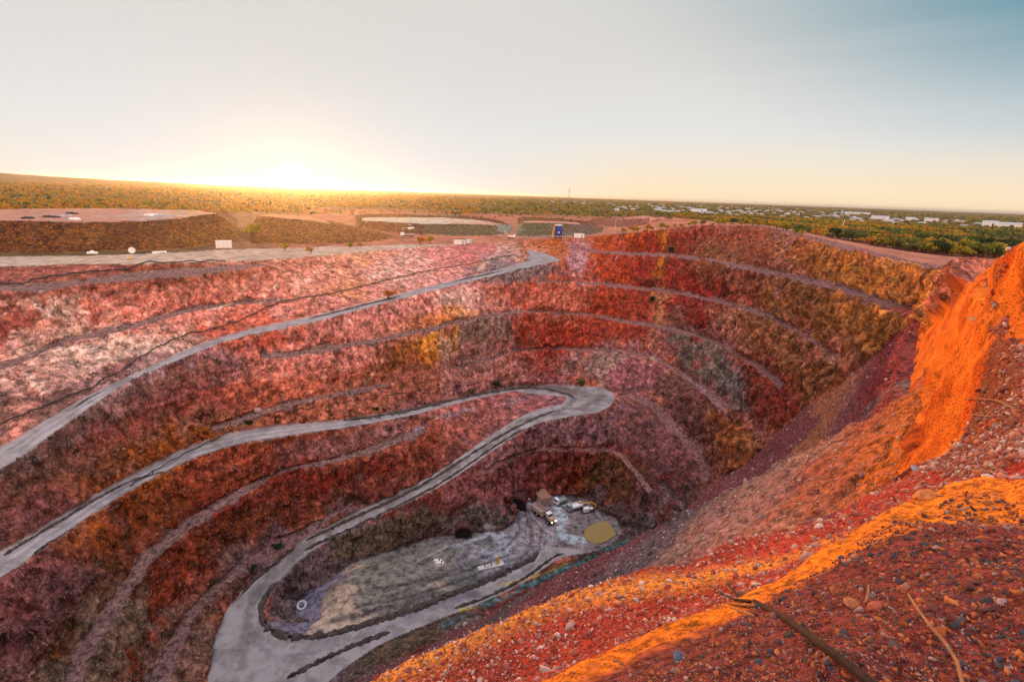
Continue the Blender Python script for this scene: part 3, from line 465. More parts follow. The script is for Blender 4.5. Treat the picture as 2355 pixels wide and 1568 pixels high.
for v_ in [([(1120, 1392), (1200, 1350), (1290, 1312), (1370, 1285)], 2.2, TEAL, .8), ([(1200, 1372), (1290, 1335), (1380, 1300)], 1.5, TEAL, .8), ([(1150, 1345), (1230, 1325), (1300, 1298)], 1.0, (.36, .26, .06), .7), ([(1060, 1402), (1100, 1392)], .9, (.36, .30, .07), .8), ([(1010, 1440), (1080, 1412)], 1.4, (.12, .20, .22), .7), ([(1390, 1262), (1440, 1245)], 1.2, TEAL, .7), ([(900, 1500), (960, 1470)], 1.2, (.2, .18, .08), .6)]: vein(*v_)
WH = (.05, .04, .042)
for v_ in [([(1200, 1170), (1225, 1215), (1215, 1265), (1150, 1310), (1050, 1350)], 1.0, WH, .55), ([(1210, 1170), (1245, 1215), (1240, 1260), (1180, 1300), (1080, 1345)], .7, WH, .6), ([(1190, 1180), (1195, 1220), (1160, 1262), (1090, 1290), (1000, 1330), (900, 1370)], .8, WH, .6), ([(1195, 1190), (1120, 1240), (1020, 1262)], .8, WH, .6), ([(1180, 1180), (1110, 1235), (1030, 1255), (960, 1290)], .5, (.30, .27, .25), .8), ([(860, 1350), (980, 1335), (1080, 1310), (1180, 1270)], .7, WH, .75), ([(820, 1395), (950, 1370), (1060, 1335), (1160, 1290)], .9, WH, .75), ([(770, 1425), (880, 1400), (1000, 1368)], 1.4, WH, .75), ([(800, 1370), (900, 1350), (1010, 1318)], .6, WH, .6), ([(1220, 1180), (1262, 1225), (1255, 1262), (1190, 1312)], .6, (.28, .25, .25), .8),
           ([(1280, 1140), (1300, 1160), (1330, 1165)], 1.6, (.42, .52, .56), .8), ([(1200, 1150), (1215, 1156)], 1.2, (.45, .55, .6), .8), ([(1275, 1165), (1290, 1185), (1285, 1215), (1300, 1235), (1335, 1240)], 2.4, (.34, .38, .40), .8), ([(1120, 1215), (1150, 1205), (1165, 1190)], 2., (.32, .34, .38), .7), ([(1050, 1255), (1110, 1235), (1150, 1225)], 1.2, (.30, .30, .33), .7)]: vein(*v_)
# wheel lanes on the haul roads
for a_, b_, k_ in (('road1_up', 'road1_lo', .55), ('road2_up', 'road2_lo', .35)):
    ua, la = CURVES[a_], CURVES[b_]
    for f_, w_, c_ in ((.30, .5, (.15, .13, .125)), (.62, .5, (.16, .14, .14)), (.46, .35, (.30, .27, .26)), (.82, .5, (.28, .26, .25)), (.12, .6, (.22, .16, .14))):
        xs_ = np.linspace(20, 1150 if a_ == 'road1_up' else 1180, 40); n_a = int(np.argmax(ua[:, 0])) + 1; n_b = int(np.argmax(la[:, 0])) + 1
        ya = np.interp(xs_, ua[:n_a, 0], ua[:n_a, 1]); yb = np.interp(xs_, la[:n_b, 0], la[:n_b, 1]); vein(list(zip(xs_, ya * (1 - f_) + yb * f_)), w_, c_, .6)
for pts_, w_, c_, k_ in [([(1330, 905), (1290, 945), (1200, 970), (1100, 1040), (1000, 1105), (880, 1160), (760, 1215), (680, 1265), (600, 1350), (560, 1430), (560, 1530)], 1.8, (.12, .10, .09), .7), ([(640, 1300), (590, 1370), (575, 1420), (590, 1480), (640, 1510), (720, 1500), (860, 1450), (1000, 1400), (1100, 1365), (1200, 1318), (1255, 1275)], .8, (.16, .145, .15), .6), ([(1240, 893), (1340, 905), (1380, 912), (1340, 945)], 3.2, (.11, .08, .07), .8), ([(900, 1415), (1000, 1390), (1090, 1360)], 2.0, (.10, .085, .10), .8), ([(620, 1395), (640, 1450), (700, 1475), (800, 1462)], 1.4, (.14, .12, .12), .7), ([(1060, 912), (1150, 893), (1240, 886), (1320, 896)], 2.2, (.09, .065, .055), .8)]: vein(pts_, w_, c_, k_)
vein([(350, 476), (400, 471), (450, 468)], 5, (.45, .30, .2), .7, 300)
# near slope soil, with sunlit crests and shaded ground painted into its colour
near_i = np.nonzero(cat == NEAR)[0]
if len(near_i):
    q = P[near_i]; f1 = fbm(q, 1.6, 3, 61)[:, None]; dn = D[near_i][:, None]
    red = np.array((.30, .035, .022)); org = np.array((.66, .17, .030)); och = np.array((.60, .21, .045)); mau = np.array((.15, .040, .034))
    cr = CP['crest1']; c1 = np.interp(np.arctan2(q[:, 0], q[:, 1]), *zip(*sorted((math.atan2(a[0], a[1]), math.hypot(a[0], a[1])) for a in cr)))[:, None]
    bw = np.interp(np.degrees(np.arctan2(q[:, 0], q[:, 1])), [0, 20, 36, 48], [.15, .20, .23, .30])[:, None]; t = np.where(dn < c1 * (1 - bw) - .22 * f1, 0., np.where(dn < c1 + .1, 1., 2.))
    edge_ = np.clip((dn - c1 * (1 - bw) + .22 * f1) / .18 + fbm(q, .12, 2, 66)[:, None], 0, 1); cN = np.where(t == 2, red * (1 + .5 * fbm(q, .8, 3, 67)[:, None]) , (mau * .8 + .25 * red) * (1 - edge_) + org * edge_)  # crest band painted sunlit orange, ground before it painted shaded maroon
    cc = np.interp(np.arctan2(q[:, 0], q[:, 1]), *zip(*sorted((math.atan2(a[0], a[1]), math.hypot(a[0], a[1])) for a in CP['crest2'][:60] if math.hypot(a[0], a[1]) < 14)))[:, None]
    b2 = np.clip(1 - np.abs(dn - cc + .1) / (.55 + .3 * f1), 0, 1); cN = cN * (1 - b2) + np.array(och) * b2  # thin sunlit line painted along the second crest
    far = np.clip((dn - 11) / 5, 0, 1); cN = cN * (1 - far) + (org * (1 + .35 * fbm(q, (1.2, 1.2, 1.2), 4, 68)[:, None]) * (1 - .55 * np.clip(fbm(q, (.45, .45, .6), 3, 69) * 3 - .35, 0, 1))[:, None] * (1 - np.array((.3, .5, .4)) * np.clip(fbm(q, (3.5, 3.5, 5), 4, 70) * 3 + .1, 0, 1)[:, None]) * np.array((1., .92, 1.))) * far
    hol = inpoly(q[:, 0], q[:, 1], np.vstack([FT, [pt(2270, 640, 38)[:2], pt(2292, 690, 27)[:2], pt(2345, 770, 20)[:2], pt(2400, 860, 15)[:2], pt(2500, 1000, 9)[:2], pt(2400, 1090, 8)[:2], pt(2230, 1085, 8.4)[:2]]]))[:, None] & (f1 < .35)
    cN = np.where(hol, np.array((.20, .055, .028)), cN)  # shade of the rubble hollow painted into its colour
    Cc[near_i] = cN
# roads: wheel lanes and dark spilled dirt
# plain
pi_ = np.nonzero(cat == PLAIN)[0]; q = P[pi_]
f = fbm(q, (160, 160, 400), 4, 71)[:, None]; g = fbm(q, (25, 25, 400), 3, 73)[:, None]; dn = D[pi_][:, None]
cp = np.array((.075, .055, .022)) * (1 + .5 * g) + np.clip(f, 0, 1) * np.array((.10, .035, .008))
az_ = tang[pi_][:, None]
redz = (1 - sm(640, 900, dn + 120 * g)) * sm(-.62, -.35, az_) ; cp = cp * (1 - redz) + np.array((.30, .115, .07)) * redz * (1 + .25 * g)
Cc[pi_] = cp
di = np.nonzero(cat == DUMP)[0]; q = P[di]; g = fbm(q, 7, 3, 75)[:, None]
cd = np.array((.15, .050, .018)) * (1 + .6 * g); Cc[di] = cd
for a in [(1080, 530, 50, 6, (.16, .12, .07), .9), (900, 525, 20, 5, (.30, .12, .06), .8), (1240, 530, 50, 8, (.16, .13, .06), .95), (1340, 530, 16, 6, (.20, .13, .10), .9), (1010, 490, 40, 5, (.30, .28, .20), .8), (1480, 512, 60, 8, (.32, .12, .08), .95), (650, 540, 60, 8, (.30, .12, .03), .8), (850, 545, 30, 6, (.30, .12, .04), .8), (1170, 525, 10, 5, (.38, .38, .30), .9)]:
    B(*a, cats=(DUMP,))
ti = np.nonzero(cat == TRACK)[0]; q = P[ti]; g = fbm(q, 9, 3, 79)[:, None]; Cc[ti] = np.array((.33, .24, .18)) * (1 + .22 * g)
for a in [(950, 507, 80, 5, (.36, .30, .23), .9), (1100, 512, 60, 5, (.34, .29, .22), .9), (1500, 503, 90, 6, (.34, .14, .10), .95), (200, 500, 40, 4, (.26, .25, .27), .8), (30, 500, 60, 4, (.30, .12, .07), .8), (650, 498, 60, 5, (.36, .15, .07), .9), (1250, 511, 60, 6, (.34, .15, .10), .9)]:
    B(*a, cats=(TRACK,))
tone = 1 + .22 * fbm(P, (9, 9, 4), 3, 91)[:, None] + .16 * fbm(P, (2, 2, 1.2), 2, 93)[:, None]
msk = np.isin(cat, (WALL, SCREE, BENCH, FLOOR, NEAR))[:, None]
Cc = np.where(msk, Cc * tone, Cc); lum_ = Cc.mean(1, keepdims=True); satk = np.where(np.isin(cat, (WALL, SCREE))[:, None], np.where(tang[:, None] < .02, 1.08, 1.2), 1.08); Cc = (lum_ + (Cc - lum_) * satk) * np.where(np.isin(cat, (WALL, SCREE))[:, None], np.array((1.04, .90, .86)), 1); wi_ = np.nonzero((cat == WALL) & (D > 60))[0]; q = P[wi_]; st_ = fbm(q, (1.3, 1.3, 11), 3, 431); rt_ = np.clip((tang[wi_] + .05) / .3, 0, 1)
Cc[wi_] *= ((1 + (.30 + .45 * rt_) * st_) * (.78 + .42 * blocks(q, (2.0, 2.0, 6.5), 441, .25)) * (.84 + .28 * blocks(q, (1.1, 1.1, 2.2), 451, .3)))[:, None]
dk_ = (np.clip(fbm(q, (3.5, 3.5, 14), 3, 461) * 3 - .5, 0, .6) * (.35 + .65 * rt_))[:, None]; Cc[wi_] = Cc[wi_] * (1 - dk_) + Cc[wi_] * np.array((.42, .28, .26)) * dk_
Cc[wi_] *= (1 - .20 * np.clip((tang[wi_] - .05) / .25, 0, 1) - .22 * np.clip((-70 - q[:, 2]) / 14, 0, 1))[:, None]  # darker rock on the right; pit-bottom shade painted into the low walls
Cc[wi_] *= np.where(((tang[wi_] < -.15) & (q[:, 2] < -58))[:, None], np.array((.86, .70, .56)), 1)  # lower-left walls: rust tint plus corner shade painted into the colour
yl = np.clip((Cc[:, 1] / (Cc[:, 0] + 1e-4) - .34) / .15, 0, 1) * (Cc[:, 2] < .36 * Cc[:, 0]) * (cat == WALL) * (tang > .2); Cc[:, 1] *= 1 - .42 * yl; Cc[:, 2] = np.where(cat == WALL, np.minimum(Cc[:, 2], .98 * Cc[:, 1]), Cc[:, 2]); Cc = np.clip(Cc, .005, .9)
# ------------------------------------------------------------------ materials
def mat(name, build=None, color=(.5, .5, .5), rough=.8, metal=0.):
    M = bpy.data.materials.new(name); M.use_nodes = True; nt = M.node_tree
    b = nt.nodes['Principled BSDF']; b.inputs['Base Color'].default_value = col3(color); b.inputs['Roughness'].default_value = rough; b.inputs['Metallic'].default_value = metal
    b.inputs['Specular IOR Level'].default_value = .25
    if build: build(nt, b)
    return M
def node(nt, t, **kw):
    n = nt.nodes.new(t)
    for k, v in kw.items(): setattr(n, k, v)
    return n
def rock_nodes(scale, aniso=(1, 1, 1), dark=.25, pale=.5, bump=.6, bumpd=.3, crack=1.):
    def f(nt, b):
        L = nt.links.new
        at = node(nt, 'ShaderNodeAttribute', attribute_name='Col')
        tc = node(nt, 'ShaderNodeTexCoord'); mp = node(nt, 'ShaderNodeMapping'); mp.inputs['Scale'].default_value = aniso
        L(tc.outputs['Object'], mp.inputs[0])
        n1 = node(nt, 'ShaderNodeTexNoise'); n1.inputs['Scale'].default_value = scale; n1.inputs['Detail'].default_value = 3.5; n1.inputs['Roughness'].default_value = .7; n1.inputs['Distortion'].default_value = .15
        n2 = node(nt, 'ShaderNodeTexNoise'); n2.inputs['Scale'].default_value = scale * 4.1; n2.inputs['Detail'].default_value = 3; n2.inputs['Roughness'].default_value = .8
        n3 = node(nt, 'ShaderNodeTexNoise'); n3.inputs['Scale'].default_value = scale * 1.7; n3.inputs['Detail'].default_value = 4; n3.inputs['Roughness'].default_value = .6; n3.inputs['Distortion'].default_value = .4
        for n in (n1, n2, n3): L(mp.outputs[0], n.inputs['Vector'])
        a1 = node(nt, 'ShaderNodeMath', operation='SUBTRACT'); a1.inputs[1].default_value = .5; L(n3.outputs[0], a1.inputs[0]); v1 = node(nt, 'ShaderNodeMath', operation='ABSOLUTE'); L(a1.outputs[0], v1.inputs[0])
        # dark hollows
        r1 = node(nt, 'ShaderNodeValToRGB'); r1.color_ramp.elements[0].position = .36; r1.color_ramp.elements[1].position = .58
        r1.color_ramp.elements[0].color = (dark, dark, dark, 1); r1.color_ramp.elements[1].color = (1.4, 1.4, 1.4, 1)
        L(n1.outputs[0], r1.inputs[0])
        m1 = node(nt, 'ShaderNodeMixRGB', blend_type='MULTIPLY'); m1.inputs[0].default_value = 1
        L(at.outputs['Color'], m1.inputs[1]); L(r1.outputs[0], m1.inputs[2])
        # cracks
        r2 = node(nt, 'ShaderNodeValToRGB'); r2.color_ramp.elements[0].position = .0; r2.color_ramp.elements[1].position = .045
        cv = 1 - .65 * crack; r2.color_ramp.elements[0].color = (cv, cv, cv, 1)
        L(v1.outputs[0], r2.inputs[0]); m2 = node(nt, 'ShaderNodeMixRGB', blend_type='MULTIPLY'); m2.inputs[0].default_value = 1
        L(m1.outputs[0], m2.inputs[1]); L(r2.outputs[0], m2.inputs[2])
        vc = node(nt, 'ShaderNodeTexVoronoi'); vc.inputs['Scale'].default_value = scale * 2.2; vc.inputs['Randomness'].default_value = 1; L(mp.outputs[0], vc.inputs['Vector'])
        bw_ = node(nt, 'ShaderNodeSeparateColor'); L(vc.outputs['Color'], bw_.inputs[0]); mr_ = node(nt, 'ShaderNodeMapRange'); mr_.inputs['To Min'].default_value = .62; mr_.inputs['To Max'].default_value = 1.35; L(bw_.outputs[0], mr_.inputs[0])
        mx_ = node(nt, 'ShaderNodeMixRGB', blend_type='MULTIPLY'); mx_.inputs[0].default_value = crack; L(m2.outputs[0], mx_.inputs[1]); L(mr_.outputs[0], mx_.inputs[2]); m2 = mx_
        # pale broken faces
        r3 = node(nt, 'ShaderNodeValToRGB'); r3.color_ramp.elements[0].position = .58; r3.color_ramp.elements[1].position = .66
        L(n2.outputs[0], r3.inputs[0]); k3 = node(nt, 'ShaderNodeMath', operation='MULTIPLY'); k3.inputs[1].default_value = pale
        L(r3.outputs[0], k3.inputs[0]); m3 = node(nt, 'ShaderNodeMixRGB', blend_type='MIX'); L(k3.outputs[0], m3.inputs[0])
        pm = node(nt, 'ShaderNodeMixRGB', blend_type='MIX'); pm.inputs[0].default_value = .45; pm.inputs[2].default_value = (.75, .6, .52, 1); L(at.outputs['Color'], pm.inputs[1])
        L(m2.outputs[0], m3.inputs[1]); L(pm.outputs[0], m3.inputs[2]); L(m3.outputs[0], b.inputs['Base Color'])
        bp = node(nt, 'ShaderNodeBump'); bp.inputs['Strength'].default_value = bump; bp.inputs['Distance'].default_value = bumpd
        ad = node(nt, 'ShaderNodeMath', operation='ADD'); L(n1.outputs[0], ad.inputs[0]); L(n2.outputs[0], ad.inputs[1]); L(ad.outputs[0], bp.inputs['Height']); L(bp.outputs[0], b.inputs['Normal'])
        b.inputs['Roughness'].default_value = .95; b.inputs['Specular IOR Level'].default_value = .1
    return f
M_WALL = mat('pit_rock', rock_nodes(.42, (1, 1, .8), .42, .5, .55, .5))
M_BENCH = mat('bench_rubble', rock_nodes(.9, (1, 1, 1), .3, .5, .8, .5, .6))
M_ROAD = mat('haul_road_gravel', rock_nodes(.22, (1, 1, 1), .80, .12, .15, .05, .0))
M_FLOOR = mat('pit_floor_dirt', rock_nodes(.5, (1, 1, 1), .4, .35, .3, .2, .3))
M_SCREE = mat('scree', rock_nodes(1.5, (1, 1, 1), .35, .6, .8, .35, .6))
M_NEAR = mat('red_soil', rock_nodes(14, (1, 1, 1), .35, .35, .9, .02, .5))
M_PLAIN = mat('plain_soil', rock_nodes(.12, (1, 1, 1), .6, .15, .1, .2, 0))
M_DUMP = mat('dump_rubble', rock_nodes(.55, (1, 1, 1), .15, .8, 1., 1.2, 1.))
M_TRACK = mat('dusty_track', rock_nodes(.3, (1, 1, 1), .75, .3, .2, .1, 0))

def make_mesh(name, V, Fc, material, colors=None, smooth=False):
    me = bpy.data.meshes.new(name); V = np.asarray(V, np.float32); Fc = np.asarray(Fc, np.int32)
    me.vertices.add(len(V)); me.vertices.foreach_set('co', V.ravel())
    nf, k = Fc.shape; me.loops.add(nf * k); me.loops.foreach_set('vertex_index', Fc.ravel())
    me.polygons.add(nf); me.polygons.foreach_set('loop_start', np.arange(0, nf * k, k, dtype=np.int32)); me.polygons.foreach_set('loop_total', np.full(nf, k, np.int32))
    if smooth: me.polygons.foreach_set('use_smooth', np.ones(nf, bool))
    me.update(calc_edges=True)
    if colors is not None:
        ca = me.color_attributes.new('Col', 'FLOAT_COLOR', 'POINT'); ca.data.foreach_set('color', np.column_stack([colors, np.ones(len(colors))]).astype(np.float32).ravel())
    if material: me.materials.append(material)
    return me
def link(name, me, parent=None, kind=None, label=None, category=None, group=None):
    o = bpy.data.objects.new(name, me); scene.collection.objects.link(o); o.parent = parent
    if kind: o['kind'] = kind
    if label: o['label'] = label
    if category: o['category'] = category
    if group: o['group'] = group
    return o
ids = np.arange(NA * NR).reshape(NA, NR)
ids2 = np.vstack([ids, ids[:1]])
Q = np.stack([ids2[:-1, :-1], ids2[1:, :-1], ids2[1:, 1:], ids2[:-1, 1:]], -1).reshape(-1, 4)
qc = cat[Q[:, 0]]
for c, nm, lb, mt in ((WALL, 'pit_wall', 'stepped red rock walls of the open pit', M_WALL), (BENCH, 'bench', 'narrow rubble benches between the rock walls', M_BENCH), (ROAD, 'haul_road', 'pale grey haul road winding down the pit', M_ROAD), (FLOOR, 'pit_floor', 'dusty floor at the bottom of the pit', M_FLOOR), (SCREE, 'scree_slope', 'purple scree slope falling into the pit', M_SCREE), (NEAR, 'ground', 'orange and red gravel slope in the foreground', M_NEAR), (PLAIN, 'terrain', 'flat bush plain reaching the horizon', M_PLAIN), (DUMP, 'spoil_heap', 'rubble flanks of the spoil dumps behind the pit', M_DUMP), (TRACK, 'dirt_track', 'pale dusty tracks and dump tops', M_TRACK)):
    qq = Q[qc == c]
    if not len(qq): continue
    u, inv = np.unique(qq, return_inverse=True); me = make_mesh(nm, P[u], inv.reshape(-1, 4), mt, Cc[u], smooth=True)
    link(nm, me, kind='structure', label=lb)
ca_, sa_ = np.cos(AZ), np.sin(AZ)
cap = np.vstack([[[0, 0, -1.7]], P[ids[:, 0]]]); cf = [[0, i + 1, (i + 1) % NA + 1] for i in range(NA)]
link('ground', make_mesh('ground', cap, cf, M_NEAR, np.tile(np.array([[.36, .1, .04]]), (len(cap), 1))), kind='structure')
#OBJECTS
# ------------------------------------------------------------------ mesh builder for made things
class MB:
    def __init__(self): self.v = []; self.f = []; self.mi = []; self.cur = 0
    def add(self, V, Fs):
        k = len(self.v); self.v += [tuple(p) for p in V]; self.f += [[i + k for i in f] for f in Fs]; self.mi += [self.cur] * len(Fs); return self
    def box(self, c, s, rz=0, taper=1., rx=0, ry=0):
        R = Matrix.Rotation(rz, 3, 'Z') @ Matrix.Rotation(ry, 3, 'Y') @ Matrix.Rotation(rx, 3, 'X'); b = min(s) * .06; P_ = []
        for z in (-1, 1):
            t = taper if z > 0 else 1
            for x, y in ((-1, -1), (1, -1), (1, 1), (-1, 1)):
                # chamfered upright corners
                for q in ((x * (s[0] / 2 * t) - (0 if x * y > 0 else x * b), y * (s[1] / 2 * t) - (y * b if x * y > 0 else 0)), (x * (s[0] / 2 * t) - (x * b if x * y > 0 else 0), y * (s[1] / 2 * t) - (0 if x * y > 0 else y * b))):
                    P_.append(Vector(c) + R @ Vector((q[0], q[1], z * s[2] / 2)))
        return self.add(P_, [list(range(7, -1, -1)), list(range(8, 16))] + [[i, (i + 1) % 8, 8 + (i + 1) % 8, 8 + i] for i in range(8)])
    def tube(self, pts, r, n=8, caps=True):
        pts = [Vector(p) for p in pts]; rr = r if hasattr(r, '__len__') else [r] * len(pts); V_ = []; k = len(pts)
        for i, p in enumerate(pts):
            d = (pts[min(i + 1, k - 1)] - pts[max(i - 1, 0)]).normalized()
            u = d.cross(Vector((0, 0, 1))); u = u.normalized() if u.length > 1e-3 else Vector((1, 0, 0)); w = u.cross(d)
            for j in range(n):
                a = 2 * math.pi * j / n; V_.append(p + (u * math.cos(a) + w * math.sin(a)) * rr[i])
        F_ = [[i * n + j, i * n + (j + 1) % n, (i + 1) * n + (j + 1) % n, (i + 1) * n + j] for i in range(k - 1) for j in range(n)]
        if caps: F_ += [list(range(n - 1, -1, -1)), list(range((k - 1) * n, k * n))]
        return self.add(V_, F_)
    def mesh(self, name, *mats):
        me = bpy.data.meshes.new(name); me.from_pydata(self.v, [], self.f); me.update()
        for m_ in mats: me.materials.append(m_)
        if len(mats) > 1: me.polygons.foreach_set('material_index', self.mi)
        return me
def grain(scale=3., amt=.35, bump=.2, dist=.02):
    def f(nt, b):
        L = nt.links.new; tc = node(nt, 'ShaderNodeTexCoord'); n = node(nt, 'ShaderNodeTexNoise'); n.inputs['Scale'].default_value = scale; n.inputs['Detail'].default_value = 5
        L(tc.outputs['Object'], n.inputs['Vector']); r = node(nt, 'ShaderNodeValToRGB'); r.color_ramp.elements[0].position = .3; r.color_ramp.elements[1].position = .7
        v = 1 - amt; r.color_ramp.elements[0].color = (v, v * .95, v * .88, 1); L(n.outputs[0], r.inputs[0])
        m_ = node(nt, 'ShaderNodeMixRGB', blend_type='MULTIPLY'); m_.inputs[0].default_value = 1; m_.inputs[1].default_value = b.inputs['Base Color'].default_value
        L(r.outputs[0], m_.inputs[2]); L(m_.outputs[0], b.inputs['Base Color'])
        bp = node(nt, 'ShaderNodeBump'); bp.inputs['Strength'].default_value = bump; bp.inputs['Distance'].default_value = dist; L(n.outputs[0], bp.inputs['Height']); L(bp.outputs[0], b.inputs['Normal'])
    return f
def colnodes(scale=6., amt=.4, rough=.9):
    def f(nt, b):
        L = nt.links.new; at = node(nt, 'ShaderNodeAttribute', attribute_name='Col'); tc = node(nt, 'ShaderNodeTexCoord'); n = node(nt, 'ShaderNodeTexNoise'); n.inputs['Scale'].default_value = scale; n.inputs['Detail'].default_value = 4
        L(tc.outputs['Object'], n.inputs['Vector']); r = node(nt, 'ShaderNodeValToRGB'); r.color_ramp.elements[0].position = .35; r.color_ramp.elements[1].position = .65; v = 1 - amt
        r.color_ramp.elements[0].color = (v, v, v, 1); L(n.outputs[0], r.inputs[0]); m_ = node(nt, 'ShaderNodeMixRGB', blend_type='MULTIPLY'); m_.inputs[0].default_value = 1
        L(at.outputs['Color'], m_.inputs[1]); L(r.outputs[0], m_.inputs[2]); L(m_.outputs[0], b.inputs['Base Color']); b.inputs['Roughness'].default_value = rough; b.inputs['Specular IOR Level'].default_value = .15
    return f
MWHITE = mat('white_paint', grain(1.5, .25), (.78, .78, .76), .5); MDARK = mat('dark_steel', grain(4, .4), (.035, .035, .04), .6, .3); MBLUE = mat('blue_paint', grain(1, .3), (.015, .05, .30), .45)
MYEL = mat('yellow_paint', grain(2, .3), (.75, .42, .02), .5); MRUST = mat('rusty_steel', grain(1.5, .5), (.34, .17, .11), .8); MTAN = mat('dusty_tray', grain(1.2, .4), (.42, .30, .24), .75)
MGREY = mat('galvanised', grain(2, .3), (.40, .42, .43), .5, .4); MGLASS = mat('window_glass', None, (.03, .04, .05), .1); MRUB = mat('rubber', grain(5, .4), (.02, .02, .02), .9)
MWOOD = mat('weathered_wood', grain(6, .5), (.22, .13, .07), .9); MBARK = mat('bark', grain(4, .5), (.12, .07, .045), .95); MROOF = mat('metal_roof', grain(.6, .3), (.42, .45, .48), .6)
MWALL2 = mat('house_wall', grain(.7, .3), (.40, .35, .30), .8); MHOLESHADE = mat('hole_shade', grain(1, .3), (.012, .010, .010), 1.); MDIRT = mat('dark_spill', grain(.9, .6, .8, .3), (.10, .073, .064), 1.)
MCONC = mat('pale_slab', grain(1, .3), (.55, .53, .50), .9); MLEAF = mat('foliage', colnodes(1.5, .5))
_nt = MLEAF.node_tree; _b = _nt.nodes['Principled BSDF']; _t = _nt.nodes.new('ShaderNodeBsdfTranslucent'); _x = _nt.nodes.new('ShaderNodeMixShader'); _x.inputs[0].default_value = .42; _o = [n for n in _nt.nodes if n.type == 'OUTPUT_MATERIAL'][0]
_g = _nt.nodes.new('ShaderNodeMixRGB'); _g.blend_type = 'MULTIPLY'; _g.inputs[0].default_value = 1; _g.inputs[2].default_value = (2.2, 1.9, 1.0, 1); _nt.links.new(_b.inputs['Base Color'].links[0].from_socket, _g.inputs[1]); _nt.links.new(_g.outputs[0], _t.inputs[0])
_nt.links.new(_b.outputs[0], _x.inputs[1]); _nt.links.new(_t.outputs[0], _x.inputs[2]); _nt.links.new(_x.outputs[0], _o.inputs[0]); MSTONE = mat('gravel_stone', colnodes(40, .35)); MTWIG = mat('dead_wood', grain(30, .55, .5, .002), (.045, .018, .012), .9)
MTWIG2 = mat('dry_stick', grain(30, .4, .5, .002), (.34, .14, .06), .85)
def lampmat(nt, b): b.inputs['Emission Color'].default_value = (1, .75, .4, 1); b.inputs['Emission Strength'].default_value = 12
MLAMP = mat('headlight_glow', lampmat, (1, .9, .7), .3)
def thing(name, loc, rz, label, category, group=None):
    o = link(name, None, label=label, category=category, group=group); o.location = loc; o.rotation_euler = (0, 0, rz); return o
def part(name, mb, parent, *mats): return link(name, mb.mesh(name, *mats), parent)
def copy_tree(o, parent=None):
    c = o.copy(); scene.collection.objects.link(c); c.parent = parent
    for ch in o.children: copy_tree(ch, c)
    return c
Pg = P.reshape(NA, NR, 3)
def surf(x, y):
    """height of the finished, roughened ground"""
    i = int(np.argmin(np.abs(AZ - math.atan2(x, y)))); d = np.hypot(Pg[i, :, 0], Pg[i, :, 1]); return float(np.interp(math.hypot(x, y), d, Pg[i, :, 2]))
def at(px, py, rmin=0., lift=0.):
    h = hit(px, py, rmin); return Vector((h[0], h[1], min(surf(h[0], h[1]), h[2] + .6) + lift))
def bearing(v): return -math.atan2(v[0], v[1])
def span(px0, px1, v): return abs(px1 - px0) * math.hypot(v[0], v[1]) / F * .96
# ------------------------------------------------------------------ earth ridges along the roads, pipelines
def ridge_line(name, pts, w, h, rmin=60, seed=0, mt=MDIRT, kind='structure', label=None):
    Q_ = catmull([(a, b, 0) for a, b in pts], 7); W3 = [at(q[0], q[1], rmin) for q in Q_]; V_ = []; F_ = []; rg = random.Random(seed); n = 7
    for i, p in enumerate(W3):
        d = (W3[min(i + 1, len(W3) - 1)] - W3[max(i - 1, 0)]); d.z = 0; d.normalize(); u = Vector((d.y, -d.x, 0))
        e = min(1, i / 3, (len(W3) - 1 - i) / 3) * rg.uniform(.6, 1.25)
        for j in range(n):
            a = j / (n - 1) * 2 - 1; V_.append(p + u * (a * w * .62 * (.6 + .4 * e) + rg.uniform(-.3, .3) * w) + Vector((0, 0, -.25 + (h * .8 + .25) * e * max(0, math.cos(a * 1.57)) + rg.uniform(-.25, .25) * h)))
    for i in range(len(W3) - 1):
        for j in range(n - 1): F_.append([i * n + j, i * n + j + 1, (i + 1) * n + j + 1, (i + 1) * n + j])
    me = make_mesh(name, np.array([tuple(v) for v in V_]), F_, mt); return link(name, me, kind=kind, label=label)
for i, (pts, w, h) in enumerate([
    ([(640, 1336), (606, 1385), (602, 1408), (612, 1440), (650, 1462), (720, 1464), (800, 1448), (880, 1424), (960, 1398), (1040, 1366), (1110, 1340), (1170, 1312), (1222, 1286), (1240, 1262)], 1.6, 1.2),
    ([(655, 1562), (720, 1528), (790, 1495), (864, 1464), (900, 1450)], 1.1, .9), ([(1040, 1400), (1120, 1372), (1200, 1332), (1270, 1283), (1300, 1270)], .8, .8),
    ([(0, 1283), (60, 1245), (130, 1203), (210, 1155), (290, 1112), (340, 1095), (385, 1082)], .5, .6), ([(700, 1243), (790, 1200), (900, 1150), (990, 1104), (1070, 1052), (1150, 1003), (1230, 962), (1290, 940)], .9, .7),
    ([(690, 1268), (790, 1222), (900, 1170), (1000, 1118), (1080, 1066), (1150, 1018), (1215, 980)], .8, .6), ([(790, 965), (870, 955), (960, 938), (1060, 915), (1150, 898), (1230, 892), (1300, 905), (1330, 920)], 2.0, .5),
    ([(700, 735), (760, 722), (850, 698), (930, 678)], .6, .5), ([(800, 711), (880, 692), (920, 682)], .5, .5), ([(1040, 648), (1110, 634), (1160, 622)], .6, .7), ([(165, 942), (210, 912), (240, 900)], .4, .4),
    ([(520, 1405), (500, 1440), (483, 1500), (476, 1560)], .7, .9), ([(645, 1290), (590, 1330), (545, 1378)], .5, .5), ([(1118, 642), (1200, 622), (1286, 604)], .7, .7)]):
    ridge_line('windrow', pts, w, h, seed=i, label='low dark ridge of spilled dirt along the haul road')
ridge_line('windrow', [(420, 1078), (300, 1142), (180, 1215), (60, 1290)], .5, .5, mt=M_ROAD if False else MDIRT, seed=44)
